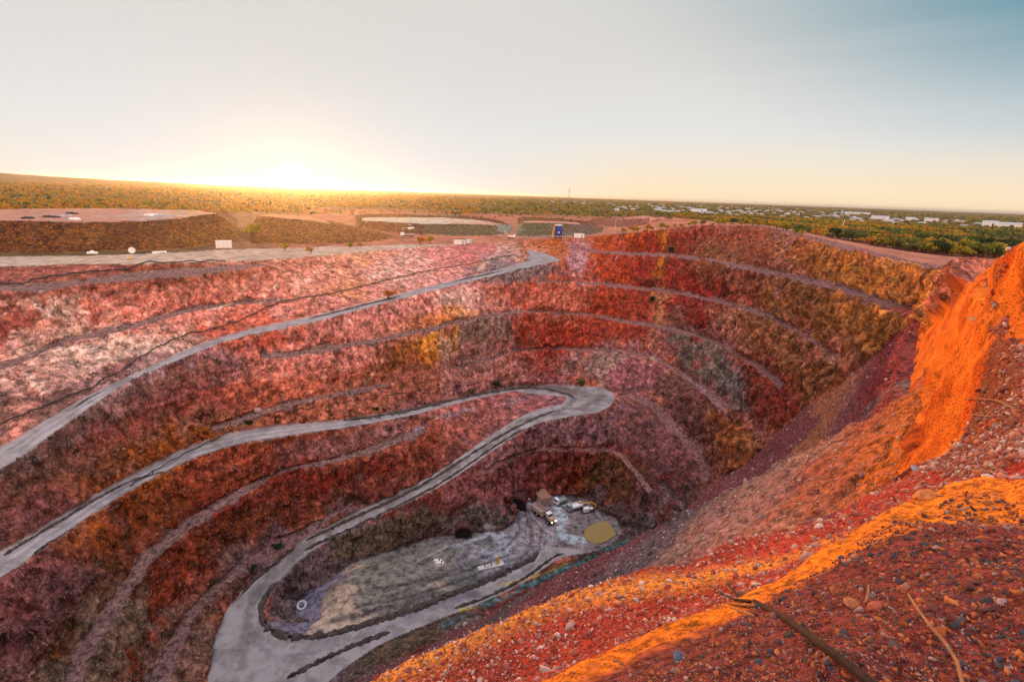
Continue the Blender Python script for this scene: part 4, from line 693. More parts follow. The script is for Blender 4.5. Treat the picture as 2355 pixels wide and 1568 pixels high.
def pipeline(pts, r, label, rmin=60, posts=0):
    Q_ = catmull([(a, b, 0) for a, b in pts], 9); W3 = [at(q[0], q[1], rmin, r * 1.6) for q in Q_]
    W3 = [W3[0]] + [(W3[i - 1] + W3[i] + W3[i + 1]) / 3 + Vector((0, 0, .35 + .15 * math.sin(i * 1.3))) for i in range(1, len(W3) - 1)] + [W3[-1]]
    o = link('pipeline', MB().tube(W3, r, 6).mesh('pipeline', MDARK), label=label, category='pipeline', group='pipelines on the pit walls')
    for k in range(posts):
        p = W3[int((k + .5) / posts * (len(W3) - 1))]; g = link('support_post', MB().tube([p + Vector((0, 0, .3)), p + Vector((0, 0, -2.2))], .10, 5).mesh('support_post', MDARK), o)
    return o
pipeline([(-60, 1010), (0, 980), (120, 932), (200, 897), (300, 842), (420, 778), (540, 745), (640, 700), (760, 690 - 12), (860, 655), (900, 645), (1000, 622), (1100, 606), (1160, 592), (1202, 583)], .17, 'long dark pipeline running above the upper haul road', posts=14)
pipeline([(300, 1120), (400, 1060), (480, 1020), (600, 965), (700, 945), (820, 925), (960, 905), (1060, 890), (1180, 872), (1280, 866), (1330, 872)], .13, 'dark pipeline above the middle ramp towards the hairpin', posts=9)
pipeline([(-20, 652), (45, 659), (90, 645), (200, 630), (300, 622), (340, 606), (420, 607), (520, 603)], .22, 'thick dark pipe along the pale bench at upper left')
# ------------------------------------------------------------------ site buildings and vehicles behind the pit
def container(px0, px1, py, h, l, mt, label, name='container', cat_='container', dark=True, rot=0., rmin=60, door=True, group=None):
    p = at((px0 + px1) / 2, py, rmin); w = span(px0, px1, p); t = thing(name, p, bearing(p) + rot, label, cat_, group)
    b = MB().box((0, 0, h / 2 + .1), (w, l, h)); n = int(w / .35)
    for k in range(n): b.box((-w / 2 + .25 + k * (w - .5) / max(1, n - 1), -l / 2 - .03, h / 2 + .1), (.10, .07, h * .9))
    part('wall', b, t, mt); part('roof', MB().box((0, 0, h + .16), (w + .16, l + .16, .12)), t, MDARK if dark else mt)
    if door: part('door', MB().box((w * .28, -l / 2 - .05, h * .45), (.9, .08, h * .8)), t, MGREY)
    return t
container(1043, 1070, 562, 2.7, 3, MWHITE, 'long white site office at the pit rim beside two trees', 'site_office', 'site office')
container(1072, 1085, 560, 2.6, 3, MWHITE, 'small white site hut just right of the long white office', 'site_hut', 'hut')
container(1319, 1343, 546, 2.9, 3, MWHITE, 'white container with dark lid right of the blue hopper')
container(501, 530, 571, 3.0, 2.5, MWHITE, 'white container alone at the foot of the left dump', dark=False, door=False)
def wheels(t, xs, y, r, w, n=12):
    for x in xs:
        for sy in (-1, 1):
            g = part('wheel', MB().tube([(x, sy * (y - w / 2), r), (x, sy * (y + w / 2), r)], r, n), t, MRUB); part('rim', MB().tube([(x, sy * (y + w / 2 - .02), r), (x, sy * (y + w / 2 + .03), r)], r * .5, n), g, MGREY)
def small_truck(px, py, label, bodymat, L=7., bed=MWHITE, rot=1.2, rmin=60, name='truck', tank=False, cat_='truck'):
    p = at(px, py, rmin); t = thing(name, p, bearing(p) + rot, label, cat_)
    part('chassis', MB().box((0, 0, .75), (L, 1.0, .3)), t, MDARK)
    part('cab', MB().box((L * .36, 0, 1.75), (L * .25, 2.2, 1.9), taper=.92), t, bodymat)
    part('windscreen', MB().box((L * .36 + L * .125, 0, 2.15), (.08, 1.8, .7)), t, MGLASS)
    if tank: part('tank', MB().tube([(-L * .48, 0, 1.9), (L * .2, 0, 1.9)], 1.0, 12), t, bed)
    else: part('tray', MB().box((-L * .14, 0, 1.35), (L * .68, 2.3, .25)).box((-L * .14, 1.1, 1.7), (L * .68, .08, .6)).box((-L * .14, -1.1, 1.7), (L * .68, .08, .6)).box((-L * .48, 0, 1.7), (.08, 2.2, .6)), t, bed)
    wheels(t, (L * .33, -L * .2, -L * .36), 1.05, .5, .35); return t
small_truck(936, 545, 'white truck with a long flat tray on the dump road', MWHITE, 8, MGREY, 2.9)
small_truck(1176, 549, 'small white utility vehicle parked at the rim', MWHITE, 4.6, MWHITE, .2, name='utility_vehicle', cat_='utility')
def loader(px, py, label):
    p = at(px, py, 60); t = thing('loader', p, bearing(p) + 3.0, label, 'loader')
    part('body', MB().box((-1.4, 0, 1.7), (3.6, 2.2, 1.5)).box((1.2, 0, 1.3), (1.8, 1.6, 1.0)), t, MWHITE); part('cab', MB().box((-.3, 0, 3.0), (1.5, 1.5, 1.5), taper=.9), t, MGLASS)
    part('cab_roof', MB().box((-.3, 0, 3.85), (1.8, 1.8, .15)), t, MWHITE); part('arm', MB().box((2.8, .6, 1.7), (2.8, .25, .4), ry=.2).box((2.8, -.6, 1.7), (2.8, .25, .4), ry=.2), t, MYEL)
    part('bucket', MB().box((4.4, 0, 1.0), (1.1, 2.8, .9), taper=.7), t, MGREY); wheels(t, (-2.2, 1.5), 1.2, .85, .6); return t
loader(941, 530, 'white wheel loader working on the rubble bank')
# blue hopper tower
p = at(1283, 548, 60); t = thing('hopper', p, bearing(p), 'tall blue hopper on dark legs with a yellow conveyor', 'hopper')
part('hopper_body', MB().box((0, 0, 5.4), (4.6, 3.6, 5.2)).box((0, 0, 2.3), (4.4, 3.4, 1.2), taper=1.04), t, MBLUE)
part('top_rail', MB().box((0, 0, 8.3), (4.4, 3.6, .5)).box((-2.1, -1.8, 8.9), (.1, .1, .8)).box((2.1, -1.8, 8.9), (.1, .1, .8)).box((0, -1.8, 9.25), (4.3, .1, .1)), t, MWHITE)
for x in (-2.2, 2.2):
    for y in (-1.6, 1.6): part('leg', MB().box((x, y, 2.6), (.32, .32, 5.6)), t, MDARK)
part('brace', MB().box((0, -1.75, 1.7), (4.6, .14, .14), ry=.5).box((0, -1.78, 1.7), (4.6, .14, .14), ry=-.5).box((0, -1.78, .4), (4.4, .6, .5)), t, MDARK)
part('conveyor', MB().tube([(-3.6, -1.2, 1.8), (-2.4, -1.2, 8.6)], .55, 4).box((-3.2, -1.2, 1.2), (.3, .3, 2.4)), t, MYEL)
part('round_plate', MB().tube([(.2, -2.0, 3.9), (.2, -1.85, 3.9)], .5, 14), t, MWHITE)
def mast(px, py, h, label, name='light_mast', cat_='mast', arm=3.5, mt=MGREY, r=.14, lamps=True, rmin=60, lean=0.):
    p = at(px, py, rmin); t = thing(name, p, bearing(p), label, cat_); part('pole', MB().tube([(0, 0, -.3), (lean, 0, h)], [r, r * .6], 8), t, mt)
    if arm: part('crossarm', MB().box((lean, 0, h - .3), (arm, .15, .18)), t, mt)
    if lamps:
        for s_ in (-1, 1): part('lamp', MB().box((s_ * arm / 2, -.15, h - .45), (.5, .4, .3), taper=.7), t, MWHITE)
    return t
mast(1413, 541, 11.5, 'grey light mast with crossarm behind the right rim'); mast(829, 538, 8.5, 'wooden power pole on the slope below the sun glare', 'power_pole', 'power pole', 1.8, MWOOD, .16, False)
mast(306, 594, 2.6, 'round white sign on a post beside the rim road', 'road_sign', 'sign', 0, MGREY, .06, False)
t = scene.objects['road_sign']; part('sign_plate', MB().tube([(0, -.16, 2.9), (0, -.08, 2.9)], 1.1, 16), t, MWHITE)
p = at(297, 597, 60); t = thing('traffic_marker', p, 0, 'small yellow marker at the edge of the rim road', 'marker'); part('base', MB().box((0, 0, .1), (1.0, 1.0, .2)), t, MDARK); part('cone', MB().tube([(0, 0, .2), (0, 0, 1.5)], [.45, .08], 10), t, MYEL)
mast(1934, 529, 11, 'pale leaning post standing among the trees on the right', 'post', 'post', 0, MWHITE, .35, False, 150, 1.2)
for px, py, h, lb in ((1690, 440 + 21, 1, ''),): pass
# radio tower on the horizon
v = ray(1308, 452); d0 = 1600; base = Vector((v[0] / v[1] * d0, d0, -28.5)); t = thing('radio_tower', base, 0, 'thin lattice radio tower breaking the horizon', 'radio tower')
mb = MB(); Ht = 50
for k in range(3):
    a = k * 2.094; mb.tube([(2 * math.cos(a), 2 * math.sin(a), 0), (.6 * math.cos(a), .6 * math.sin(a), Ht)], .3, 4)
for k in range(9): mb.box((0, 0, Ht * (k + .5) / 9), (3.3 - k * .27, .35, .35), rz=k, ry=.5)
part('lattice', mb, t, MRUST); part('antenna', MB().box((0, 0, Ht - 3), (2.2, 2.2, 3)).tube([(0, 0, Ht), (0, 0, Ht + 3)], .3, 5), t, MRUST)
# fence on the rim near the hopper
FP = [(1178, 549), (1205, 548.5), (1232, 548), (1260, 547.5), (1300, 546), (1318, 545)]; W3 = [at(a, b - 1, 60) for a, b in FP]; t = thing('wire_fence', W3[0], 0, 'thin wire fence on white posts along the rim by the hopper', 'fence'); o0 = W3[0]; k = 0
for a, b in zip(W3[:-1], W3[1:]):
    n = 4
    for j in range(n):
        q = a + (b - a) * j / n - o0; part('post', MB().tube([q + Vector((0, 0, -.2)), q + Vector((0, 0, 1.9))], .07, 5), t, MWHITE)
part('wire', MB().tube([w - o0 + Vector((0, 0, 1.7)) for w in W3], .03, 4).tube([w - o0 + Vector((0, 0, 1.1)) for w in W3], .03, 4), t, MGREY)
# clutter on the dump top
for i, (px, py, w, mt, lb) in enumerate([(118, 500, 7, MDARK, 'dark heap of scrap on the left dump top'), (150, 497, 5, MGREY, 'pale scrap heap on the left dump top'), (172, 506, 4, MWHITE, 'white rubble heap near the left dump edge'), (165, 493, 5, MDARK, 'second dark heap farther back on the left dump'), (300, 482, 9, MRUST, 'rusty scrap row at the back of the left dump'), (350, 498, 6, MWHITE, 'white debris on the right end of the left dump'), (375, 499, 6, MGREY, 'grey debris beside white debris on the dump'), (212, 583, 3, MWHITE, 'white blocks on the verge below the left dump'), (65, 505, 4, MDARK, 'small dark heap at far left of the dump top')]):
    p = at(px, py, 60); mb = MB().box((0, 0, .15), (w * 1.15, w * .6, .35), 0, .7); rg = random.Random(i)
    for k in range(26): a = rg.uniform(0, 6.3); r_ = w * math.sqrt(rg.random()) * .6; s_ = rg.uniform(.3, 1.0); mb.box((r_ * math.cos(a), r_ * .5 * math.sin(a), s_ * .3 + .4 * max(0, 1 - r_ / w * 1.6)), (s_ * rg.uniform(.6, 2), s_, s_ * .7), rg.uniform(0, 3), .8, rg.uniform(-.4, .4), rg.uniform(-.4, .4))
    o = link('scrap_heap', mb.mesh('scrap_heap', mt), label=lb, category='scrap heap', group='scrap heaps around the left dump'); o.location = p
p0, p1 = at(350, 583, 60), at(383, 581, 60); t = thing('barrier', p0, math.atan2((p1 - p0).y, (p1 - p0).x), 'long white concrete barrier beside the rim road', 'barrier'); L_ = (p1 - p0).length
part('barrier_block', MB().box((L_ / 2, 0, .45), (L_, .6, .9), taper=.97), t, MWHITE)
# ------------------------------------------------------------------ pit floor
def haul_truck():
    a, b = at(1224, 1172, 100), at(1272, 1208, 100); d = b - a; d.z = 0; rz = math.atan2(d.y, d.x); p = (a + b) / 2; p.z = max(surf(p.x, p.y), -106.6)
    t = thing('haul_truck', p, rz, 'dusty articulated dump truck with lit headlights on the pit floor', 'dump truck')
    t.scale = (.85, .85, .85)
    # front unit
    part('front_chassis', MB().box((4.0, 0, 1.2), (4.2, 1.4, .7)), t, MDARK); part('engine_cover', MB().box((5.0, 0, 2.2), (2.6, 2.3, 1.3), taper=.92), t, MTAN)
    part('cab', MB().box((3.3, .1, 3.0), (1.6, 2.0, 1.9), taper=.88), t, MTAN); part('windscreen', MB().box((4.12, .1, 3.2), (.08, 1.6, .9)), t, MGLASS); part('cab_roof', MB().box((3.3, .1, 4.0), (1.8, 2.2, .12)), t, MWHITE)
    part('bumper', MB().box((6.4, 0, 1.1), (.3, 2.9, .6)), t, MDARK)
    for s_ in (-1, 1): part('headlight', MB().tube([(6.32, s_ * .95, 1.75), (6.5, s_ * .95, 1.75)], .26, 10), t, MLAMP)
    # rear tray open at the top
    tr = MB(); tr.box((-2.4, 0, 1.9), (7.2, 3.0, .25)); tr.box((-2.4, 1.55, 2.7), (7.4, .22, 1.7)); tr.box((-2.4, -1.55, 2.7), (7.4, .22, 1.7)); tr.box((1.35, 0, 3.0), (.25, 3.2, 2.2)); tr.box((-6.2, 0, 2.4), (.9, 3.0, .2), ry=.5)
    for x in (-5, -3.4, -1.8, -.2): tr.box((x, 1.72, 2.7), (.2, .12, 1.6)); tr.box((x, -1.72, 2.7), (.2, .12, 1.6))
    part('tray', tr, t, MTAN); part('rear_chassis', MB().box((-2.2, 0, 1.2), (7, 1.2, .5)), t, MDARK); wheels(t, (4.6, -1.9, -4.0), 1.35, .95, .7)
haul_truck()
container(1227, 1258, 1149, 3.1, 8.5, MRUST, 'rusty brown shipping container open at the side near the tunnel', 'shipping_container', dark=False, rot=.55, rmin=100, door=False)
scene.objects['shipping_container'].children[1].data.materials[0] = MTAN
small_truck(1320, 1172, 'pale blue utility vehicle parked at the back of the pit floor', MGREY, 6.2, MWHITE, -2.5, 100, 'utility_vehicle', cat_='utility')
small_truck(1288, 1158, 'small pale vehicle between container and utility', MWHITE, 4.8, MGREY, -2.4, 100, 'service_vehicle', cat_='vehicle')
p = at(1352, 1176, 100); t = thing('pump_set', p, .4, 'white pump set with bent pipes beside the muddy pond', 'pump')
part('skid', MB().box((0, 0, .2), (5, 2, .3)), t, MDARK); part('motor', MB().box((-.8, 0, 1.1), (2, 1.4, 1.4)).tube([(.4, 0, 1), (1.6, 0, 1)], .5, 10), t, MWHITE); part('pipe', MB().tube([(1.6, 0, 1), (2.6, 0, 1.1), (3.2, .3, 2.4), (4.4, .8, 2.2), (5.6, 1.6, .4)], .2, 8), t, MRUST)
p = at(1338, 1165, 100); t = thing('drill_rig', p, -.4, 'small dark drill rig with a boom behind the pump set', 'drill rig'); part('body', MB().box((0, 0, 1.2), (3, 1.8, 1.5), taper=.9), t, MRUST); part('boom', MB().tube([(1, 0, 1.8), (3.2, .3, 2.8), (5, .5, 1.6)], .18, 6), t, MYEL); wheels(t, (-1, 1), .9, .5, .35)
# pond
ZP = -105.92
pz = [(1290, 760), (1340, 690), (1450, 640), (1570, 620), (1640, 680), (1700, 790), (1640, 840), (1560, 890), (1440, 915), (1340, 880), (1290, 830)]
cw = catmull([(1118 + a / 5.716, 1089 + b / 5.716, 0) for a, b in pz] + [(1118 + 1290 / 5.716, 1089 + 760 / 5.716, 0)], 4)
pw = [Vector(pt(q[0], q[1], ZP + .0)) for q in cw[:-1]]; c0 = sum(pw, Vector()) / len(pw)
def watern(nt, b): b.inputs['Roughness'].default_value = .12; b.inputs['Specular IOR Level'].default_value = .3
MPOND = mat('muddy_water', watern, (.27, .17, .05), .15)
nb = len(pw); mb = MB(); mb.add([tuple(c0)] + [tuple(q) for q in pw] + [(q[0], q[1], q[2] - 1) for q in pw], [[0, i + 1, (i + 1) % nb + 1] for i in range(nb)] + [[i + 1, (i + 1) % nb + 1, nb + (i + 1) % nb + 1, nb + i + 1] for i in range(nb)])
link('water', mb.mesh('water', MPOND), kind='structure', label='ochre muddy pond on the pit floor')
# far bright ponds under the sun
MFARW = mat('far_water', watern, (.5, .5, .48), .1)
for a, b_, c_ in ((516, 524, 453), (528, 535, 453.6), (545, 552, 454)):
    q = [pt(a, c_ - .6, -27.2), pt(b_ + 4, c_ - .2, -27.2), pt(b_ + 2, c_ + 1.2, -27.2), pt(a - 3, c_ + .8, -27.2)]
    link('water', MB().add([(v_[0], v_[1], v_[2] + .35 * 2) for v_ in q], [[0, 1, 2, 3]]).mesh('water', MFARW), kind='structure', label='far pond shining below the sun')
MPORT = mat('portal_rock', grain(.8, .6, .8, .3), (.12, .045, .04), 1.)
def portal(px, py, r, label, depth=5., rmin=100, mt=MRUST):
    p = at(px, py, rmin); t = thing('tunnel_portal', p, bearing(p), label, 'tunnel portal'); n = 14; Vv = []; Ff = []
    prof_ = [(-r, 0)] + [(-r * math.cos(math.pi * k / n), r * .9 + r * .75 * math.sin(math.pi * k / n)) for k in range(n + 1)] + [(r, 0)]
    k_ = len(prof_)
    for y, s_ in ((-3.0, 1.18), (-3.0, 1.), (depth, 1.), (depth, 1.12)):
        for x, z in prof_: Vv.append((x * s_, y, z * s_ - .2))
    for i in range(k_ - 1):
        for j in range(3): Ff.append([j * k_ + i, j * k_ + i + 1, (j + 1) * k_ + i + 1, (j + 1) * k_ + i])
    mb = MB().add(Vv, Ff); part('arch', mb, t, mt); bk = MB(); bk.add([(x * .99, y_, z * .99 - .15) for y_ in (-2.6,) for x, z in prof_], [list(range(k_))]); part('mouth_shade', bk, t, MHOLESHADE); return t  # black sheet stands in for the shade inside the tunnel
portal(1186, 1164, 3.2, 'arched tunnel mouth in the wall beside the dump truck', mt=MPORT); portal(1065, 1226, 2.3, 'round dark tunnel hole at the foot of the red wall', mt=MPORT)
def adit(px, py, w, h, label, rmin=100):
    p = at(px, py, rmin); t = thing('mine_adit', p, bearing(p), label, 'adit')
    part('opening_shade', MB().box((0, .6, h / 2), (w, 2.0, h)), t, MHOLESHADE); part('timber_frame', MB().box((-w / 2 - .15, .1, h / 2), (.3, 1.6, h)).box((w / 2 + .15, .1, h / 2), (.3, 1.6, h)).box((0, .1, h + .12), (w + .6, 1.6, .28)), t, MWOOD)  # solid black block stands in for the shade inside the adit
adit(1542, 582, 3.4, 3.2, 'square dark opening high on the far red wall'); adit(1499, 694, 2.4, 2.4, 'small dark opening halfway down the ochre seam')
p = at(1129, 1302, 100); t = thing('marker_stand', p, .35, 'yellow stand on a pale slab in the middle of the pit floor', 'stand')
part('slab', MB().box((0, 0, .2), (8, 1.6, .4)), t, MCONC); part('post', MB().tube([(1.6, 0, .4), (1.6, 0, 3.0)], .28, 8), t, MYEL); part('post', MB().tube([(2.4, .2, .4), (2.4, .2, 3.0)], .2, 8), t, MYEL); part('frame', MB().box((-2, 0, 1.1), (.25, .25, 1.6)).box((-1, 0, 1.8), (2.2, .2, .2)).box((0, 0, 1.1), (.25, .25, 1.6)), t, MRUST)
p = at(694, 1396, 90); th = MB()
tv = []; tf = []
for i in range(24):
    for j in range(10): a = i / 24 * 6.2832; b_ = j / 10 * 6.2832; r_ = 1.0 + .36 * math.cos(b_); tv.append((r_ * math.cos(a), r_ * math.sin(a), .36 * math.sin(b_)))
for i in range(24):
    for j in range(10): tf.append([i * 10 + j, ((i + 1) % 24) * 10 + j, ((i + 1) % 24) * 10 + (j + 1) % 10, i * 10 + (j + 1) % 10])
o = link('tyre', th.add(tv, tf).mesh('tyre', MGREY), label='big pale tyre lying in the blue-grey hollow', category='tyre'); o.location = p + Vector((0, 0, .8)); o.rotation_euler = (.5, .1, 0)
for px, py, lb in ((1008, 1298, 'pale crate lying by the left track'), (1003, 1292, 'white sheet of scrap on the mound'), (1208, 1152, 'pale tarpaulin stack beside the tunnel mouth')):
    p = at(px, py, 90); mb = MB().box((0, 0, .4), (1.6, 1.0, .8), .3, .8).box((1.3, .4, .25), (.8, .6, .5), 1, .8); o = link('crate', mb.mesh('crate', MWHITE), label=lb, category='crate', group='pale litter on the pit floor'); o.location = p
# ------------------------------------------------------------------ vegetation
def leafcloud(R, Hh, n, seed, z0=.9, size=.34, lobes=6, lo=.45):
    rg = np.random.default_rng(seed); C_ = np.column_stack([rg.normal(0, .42, lobes), rg.normal(0, .42, lobes), rg.uniform(-.3, .55, lobes)]); k = rg.integers(0, lobes, n)
    d = rg.normal(0, 1, (n, 3)); d /= np.linalg.norm(d, axis=1)[:, None]; c = C_[k] + d * (rg.uniform(.25, .6, n)[:, None])
    c *= np.array([R, R, Hh * .5]); c[:, 2] += Hh * .5 + z0
    nr = d + rg.normal(0, .7, (n, 3)); nr /= np.linalg.norm(nr, axis=1)[:, None]
    u = np.cross(nr, [0, 0, 1.]) + 1e-3; u /= np.linalg.norm(u, axis=1)[:, None]; w = np.cross(nr, u); s = (size * R * rg.uniform(.6, 1.25, n))[:, None]
    V_ = np.stack([c - u * s, c - w * s * .8, c + u * s, c + w * s * .8], 1).reshape(-1, 3); F_ = np.arange(n * 4).reshape(n, 4)
    sh = rg.uniform(.55, 1.35, n).repeat(4); return V_, F_, sh
TREECOL = [(.15, .16, .03), (.30, .24, .025), (.06, .09, .025), (.36, .19, .03), (.13, .13, .05), (.42, .17, .04), (.03, .055, .02)]
TREENAME = ['olive green', 'golden green', 'dark green', 'orange brown', 'dull green', 'rusty orange', 'deep green']
def tree_proto(i, ci, n=230, R=2.6, Hh=3.6, z0=1.1):
    V_, F_, sh = leafcloud(R, Hh, n, 100 + i, z0, .17); c = np.array(TREECOL[ci])[None] * sh[:, None]
    crown = make_mesh('crown', V_, F_, MLEAF, c); mb = MB(); rg = random.Random(i)
    mb.tube([(0, 0, -.5), (.1, .05, z0), (.05, 0, z0 + Hh * .5)], [.2, .15, .06], 6)
    for k in range(4): a = rg.uniform(0, 6.3); mb.tube([(.08, 0, z0 * .8), (math.cos(a) * R * .35, math.sin(a) * R * .35, z0 + Hh * .3), (math.cos(a) * R * .6, math.sin(a) * R * .6, z0 + Hh * .6)], [.1, .06, .02], 5)
    return crown, mb.mesh('trunk', MBARK)
PROTO = [tree_proto(i, i % 7) for i in range(14)]
def place_tree(x, y, z, s, k, label, group, rz=0, name='tree', cat_='tree'):
    o = link(name, None, label=label, category=cat_, group=group); o.location = (x, y, z); o.scale = (s, s, s * random.uniform(.85, 1.1)); o.rotation_euler = (0, 0, rz)
    link('crown', PROTO[k][0], o); link('trunk', PROTO[k][1], o); return o
place_tree(*at(966, 566, 60), 1.15, 5, 'rounded dark tree left of its pair beside the long white office', None); place_tree(*at(988, 563, 60), 1.05, 1, 'golden bushy tree right of its pair by the long white office', None)
for px, py, s, k, lb in ((892, 690, .9, 5, 'red-brown bush on the wall above the upper ramp'), (1141, 893, .8, 6, 'dark bush beside the middle ramp near the hairpin'), (1332, 890, .75, 2, 'dark pointed shrub standing at the hairpin'), (452, 1012, .8, 5, 'reddish bush at the left of the middle ramp'), (490, 1014, .55, 5, 'small reddish bush right of a larger one by the ramp'), (575, 985, .5, 6, 'small dark bush above the middle ramp'), (1085, 905, .55, 4, 'thin bare bush above the middle ramp'), (866, 951, .45, 6, 'tiny bush at the red rubble beside the ramp'), (640, 1262, .55, 6, 'dark bush above the lower ramp'), (582, 1316, .5, 6, 'second dark bush at the bend of the lower ramp'), (1225, 888, .6, 5, 'reddish bush on the bank left of the hairpin'), (580, 548, 1.5, 1, 'golden bush at the foot of the middle dump'), (655, 578, .8, 1, 'golden shrub at the rim road under the sun'), (715, 583, .7, 3, 'orange shrub beside the rim road'), (805, 573, .6, 1, 'small golden shrub on the rim verge'), (830, 571, .5, 3, 'small orange shrub next to a golden one')):
    place_tree(*at(px, py, 60), s, k, lb, None, name='bush', cat_='bush')
# individual trees beyond the right rim, the rest as bushland
rg = np.random.default_rng(5); cand = []
def okz(x, y):
    d = math.hypot(x, y); a = math.degrees(math.atan2(x, y)); return d, a
tr_ = CP['toe_outside']; ta = np.degrees(np.arctan2(tr_[:, 0], tr_[:, 1])); td = np.hypot(tr_[:, 0], tr_[:, 1]); o_ = np.argsort(ta)
N1 = 30000
az = rg.uniform(15, 56, N1); dd = np.exp(rg.uniform(math.log(190), math.log(1100), N1)); keep = dd > np.interp(az, ta[o_], td[o_]) + 3
keep &= ~((az < 27) & (dd < 520 + (27 - az) * 42)); keep &= rg.random(N1) < np.clip(dd / 750, .08, .8)
az, dd = az[keep], dd[keep]
ppx = []
o2 = np.argsort(dd); az, dd = az[o2], dd[o2]
XY = np.column_stack([dd * np.sin(np.radians(az)), dd * np.cos(np.radians(az))])
grid_seen = {}; sel = []
for i, (x, y) in enumerate(XY):
    cell = (round(x / 5.6), round(y / 5.6))
    if dd[i] < 600:
        if cell in grid_seen: continue
        grid_seen[cell] = 1
    sel.append(i)
XY = XY[sel]; az = az[sel]; dd = dd[sel]
kz = fbm(np.column_stack([XY, np.zeros(len(XY))]), 45, 3, 88)
def kind_of(i):
    v = kz[i] + rg.normal(0, .13)
    if v < -.16: return [6, 2, 2, 4][rg.integers(4)]
    if v < .06: return [0, 1, 4, 0][rg.integers(4)]
    if v < .22: return [1, 0, 1, 3][rg.integers(4)]
    return [3, 5, 3, 1][rg.integers(4)]
vis = [i for i in range(len(XY)) if az[i] < 46.5]
NIND = 250; ind = set(vis[:NIND])
for i in sorted(ind):
    x, y = XY[i]; k = kind_of(i) + (7 if rg.random() < .5 else 0); s = rg.uniform(1.1, 2.0) * (1.2 if dd[i] < 300 else 1)
    place_tree(x, y, surf(x, y), s, k, TREENAME[k % 7] + ' bushy tree in the woodland beyond the right rim', TREENAME[k % 7] + ' trees beyond the right rim', rg.uniform(0, 6.28))
for j_ in range(26):
    px = 1436 + j_ * 16.5 + random.uniform(-5, 5); v = ray(px, 520); R0_ = np.interp(math.atan2(v[0], v[1]), np.arctan2(CP['rim_right'][:, 0], CP['rim_right'][:, 1]), np.hypot(CP['rim_right'][:, 0], CP['rim_right'][:, 1])) + random.uniform(5, 14)
    x, y = v[0] / math.hypot(v[0], v[1]) * R0_, v[1] / math.hypot(v[0], v[1]) * R0_; k = random.choice([1, 1, 0, 8, 3]); place_tree(x, y, surf(x, y) - .4, random.uniform(.45, 1.05), k, TREENAME[k % 7] + ' bush standing right behind the red rim', TREENAME[k % 7] + ' bushes on the right rim', random.uniform(0, 6), 'bush', 'bush')
# distant bushland: thousands of crowns nobody could count
def crowns(pos, zs, R, Hh, ci, K, seed, size):
    rg = np.random.default_rng(seed); n = len(pos); V_ = []; 
    d = rg.normal(0, 1, (n, K, 3)); d /= np.linalg.norm(d, axis=2)[..., None]; d[..., 2] = np.abs(d[..., 2]) * 1.1 - .15
    c = d * rg.uniform(.55, 1., (n, K, 1)) * np.stack([R, R, Hh], 1)[:, None]; c += np.column_stack([pos, zs + Hh * .25])[:, None]
    nr = d + rg.normal(0, .5, d.shape); nr /= np.linalg.norm(nr, axis=2)[..., None]; u = np.cross(nr, [0, 0, 1.]) + 1e-3; u /= np.linalg.norm(u, axis=2)[..., None]; w = np.cross(nr, u)
    s = size * R[:, None, None] * rg.uniform(.6, 1.2, (n, K, 1)); Q_ = np.stack([c - u * s, c - w * s, c + u * s, c + w * s], 2).reshape(-1, 3)
    col = np.array(TREECOL)[ci][:, None, :] * rg.uniform(.6, 1.3, (n, K, 1)); return Q_, np.repeat(col.reshape(-1, 3), 4, 0)
rest = [i for i in range(len(XY)) if i not in ind]
p_ = XY[rest]; zs = np.array([surf(*q) for q in p_]); ks = np.array([kind_of(i) for i in rest]); R_ = rg.uniform(2.2, 4.4, len(rest))
V1, c1_ = crowns(p_, zs, R_, R_ * 1.15, ks, 26, 1, .30)
N2 = 30000; az2 = rg.uniform(-50, 52, N2); d2 = np.exp(rg.uniform(math.log(430), math.log(9000), N2)); bare = fbm(np.column_stack([d2 * np.sin(np.radians(az2)), d2 * np.cos(np.radians(az2)), 0 * d2]), 160, 3, 99)
near_d = np.interp(az2, [-50, -36, -30, -20, -10, 0, 10, 20, 30], [455, 440, 480, 640, 700, 760, 820, 980, 1000])
k2 = (d2 > near_d + bare * 200) & (bare > -.25 - (d2 > 1200) * .2); az2, d2 = az2[k2], d2[k2]; p2 = np.column_stack([d2 * np.sin(np.radians(az2)), d2 * np.cos(np.radians(az2))])
z2_ = -27.3 - np.clip((d2 - 1300) / 1700, 0, 1) * 1.; kk = np.where(rg.random(len(p2)) < .5, rg.choice([0, 1, 4], len(p2)), rg.choice([0, 2, 3, 6], len(p2))); kk = np.where((az2 < -4) & (rg.random(len(p2)) < .6), rg.choice([1, 3, 5, 3], len(p2)), kk); R2 = rg.uniform(1.6, 3.2, len(p2)) * np.clip(d2 / 1100, 1, 3.4)
V2, c2_ = crowns(p2, z2_, R2, np.minimum(R2, 2.4) * 1.1, kk, 12, 2, .45)
# thin scrub on the bare red ground
N3 = 900; az3 = rg.uniform(-30, 22, N3); d3 = rg.uniform(560, 1000, N3); p3 = np.column_stack([d3 * np.sin(np.radians(az3)), d3 * np.cos(np.radians(az3))]); R3 = rg.uniform(.8, 1.9, N3)
V3, c3_ = crowns(p3, np.array([surf(*q) for q in p3]), R3, R3, rg.choice([0, 2, 3, 5], N3), 12, 3, .45)
VV = np.vstack([V1, V2, V3]); CC = np.vstack([c1_, c2_, c3_])
link('bushland', make_mesh('bushland', VV, np.arange(len(VV)).reshape(-1, 4), MLEAF, CC), kind='stuff', label='scrubby bushland covering the plain to the horizon')
